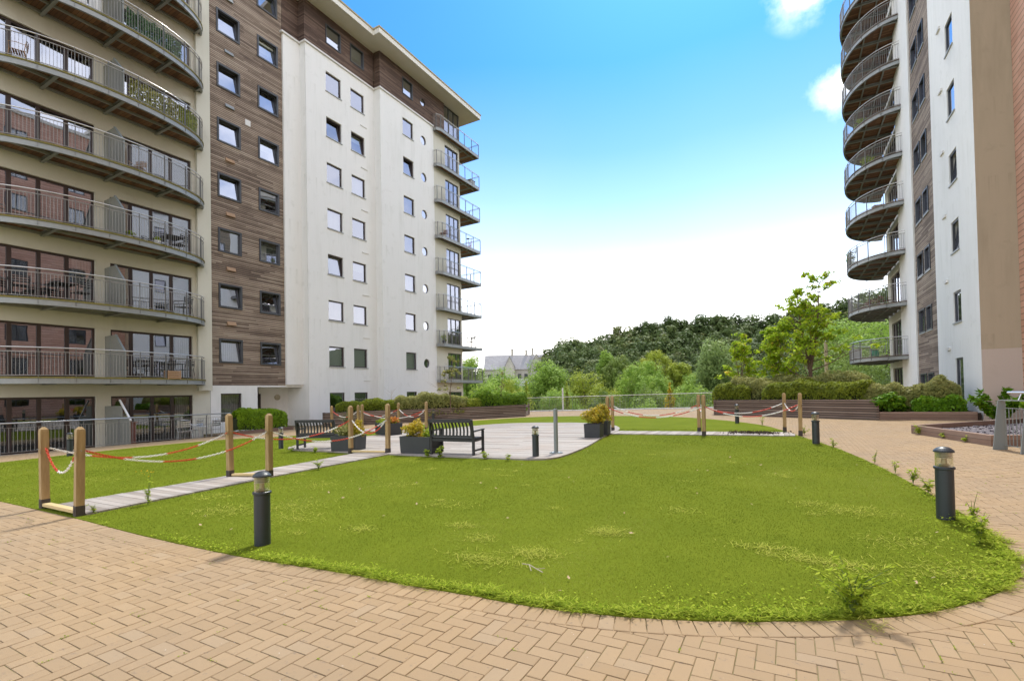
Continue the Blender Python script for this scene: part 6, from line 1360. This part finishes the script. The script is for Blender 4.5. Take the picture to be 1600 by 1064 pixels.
def nz(scale, det=6, rough=.6, sc=(1, 1, 1), loc=(0, 0, 0)):
    mp = wn('ShaderNodeMapping'); nt.links.new(tc.outputs['Generated'], mp.inputs[0]); mp.inputs['Scale'].default_value = sc; mp.inputs['Location'].default_value = loc
    x = wn('ShaderNodeTexNoise'); nt.links.new(mp.outputs[0], x.inputs[0]); x.inputs['Scale'].default_value = scale; x.inputs['Detail'].default_value = det; x.inputs['Roughness'].default_value = rough; return x.outputs[0]
n1 = nz(2.2, 4, .5)
hz = ramp(mth('ADD', sp_.outputs[2], mth('MULTIPLY', mth('SUBTRACT', n1, .5), .05)), [(.10, 1.0), (.17, .60), (.23, .38), (.29, .25), (.36, .145), (.44, .065), (.56, .0)])
def puff(d, r0, r1, sc=7):
    v = Vector(d).normalized(); x = wn('ShaderNodeVectorMath', operation='DOT_PRODUCT'); nt.links.new(tc.outputs['Generated'], x.inputs[0]); x.inputs[1].default_value = v
    a = mth('ARCCOSINE', x.outputs['Value']); m = wn('ShaderNodeMapRange'); nt.links.new(a, m.inputs[0]); m.inputs[1].default_value = r1; m.inputs[2].default_value = r0; return m.outputs[0]
cn = nz(9, 8, .62)
def cloud(d, r0, r1): return mth('MULTIPLY', puff(d, r0, r1), mth('MULTIPLY', mth('SUBTRACT', mth('ADD', cn, mth('MULTIPLY', puff(d, r0*.3, r1), .35)), .52, True), 4.2, True), True)
cl = mth('MAXIMUM', cloud((.035, .82, .582), .0, .07), cloud((.08, .885, .452), .0, .058))
ovh = mth('MULTIPLY', ramp(sp_.outputs[2], [(.66, 0.0), (.80, 1.0)]), ramp(nz(3.2, 6, .6), [(.42, 0.0), (.60, .8)]))  # unseen overhead cloud cover, added so the sky gives more light
behind = mth('MULTIPLY', ramp(mth('MULTIPLY', sp_.outputs[1], -1.0), [(.0, 0.0), (.5, 1.0)]), ramp(nz(2.6, 6, .6, loc=(3, 1, 2)), [(.40, 0.0), (.58, .7)]))
west = mth('MULTIPLY', ramp(mth('MULTIPLY', sp_.outputs[0], -1.0), [(.62, 0.0), (.85, 1.0)]), ramp(nz(2.6, 6, .6, loc=(6, 2, 4)), [(.36, 0.0), (.55, .85)]))  # unseen western clouds, added to make the right facade's light less blue
east = mth('MULTIPLY', ramp(sp_.outputs[0], [(.30, 0.0), (.75, 1.0)]), ramp(nz(2.6, 6, .6, loc=(1, 5, 2)), [(.36, 0.0), (.55, .85)]))
allc = mth('MAXIMUM', mth('MAXIMUM', cl, ovh), mth('MAXIMUM', mth('MAXIMUM', behind, west), east))
SKYS, WHITE = .105, 1.0
mul = wn('ShaderNodeMix', data_type='RGBA', blend_type='MULTIPLY'); mul.inputs[0].default_value = 1; nt.links.new(sky.outputs[0], mul.inputs[6]); mul.inputs[7].default_value = (SKYS*.17, SKYS*.50, SKYS*.78, 1)
mx1 = wn('ShaderNodeMix', data_type='RGBA'); nt.links.new(hz, mx1.inputs[0]); nt.links.new(mul.outputs[2], mx1.inputs[6]); mx1.inputs[7].default_value = (1.02, .985, .93, 1)
mx2 = wn('ShaderNodeMix', data_type='RGBA'); nt.links.new(allc, mx2.inputs[0]); nt.links.new(mx1.outputs[2], mx2.inputs[6]); mx2.inputs[7].default_value = (.92, .91, .90, 1)
nt.links.new(mx2.outputs[2], bg.inputs[0]); bg.inputs[1].default_value = 1.0
sl = bpy.data.lights.new('sun', 'SUN'); sl.energy = 1.5; sl.angle = R(6); sl.color = (1, .95, .86); so = bpy.data.objects.new('sun', sl); COL.objects.link(so)
sd = Vector((math.sin(SUN_AZ)*math.cos(SUN_EL), math.cos(SUN_AZ)*math.cos(SUN_EL), math.sin(SUN_EL))); so.rotation_euler = sd.to_track_quat('Z', 'Y').to_euler(); so.location = sd*60
cam = bpy.data.cameras.new('camera'); co = bpy.data.objects.new('camera', cam); COL.objects.link(co); scene.camera = co
yaw, pitch, roll = .5121809, .016, .019
F_ = Vector((-math.sin(yaw)*math.cos(pitch), math.cos(yaw)*math.cos(pitch), math.sin(pitch))); R_ = Vector((math.cos(yaw), math.sin(yaw), 0)); U_ = R_.cross(F_)
R2 = R_*math.cos(roll)-U_*math.sin(roll); U2 = U_*math.cos(roll)+R_*math.sin(roll)
co.matrix_world = Matrix(((R2.x, U2.x, -F_.x, 0), (R2.y, U2.y, -F_.y, 0), (R2.z, U2.z, -F_.z, 1.6), (0, 0, 0, 1)))
cam.sensor_width = 36; cam.lens = 768/1600*36; cam.shift_y = (600.92-532)/1600; cam.clip_start = .05; cam.clip_end = 6000
vs_ = scene.view_settings; vs_.view_transform = 'Standard'; vs_.look = 'None'; vs_.exposure = 1.56; vs_.gamma = 1
scene.cycles.max_bounces = 8; scene.cycles.transparent_max_bounces = 16
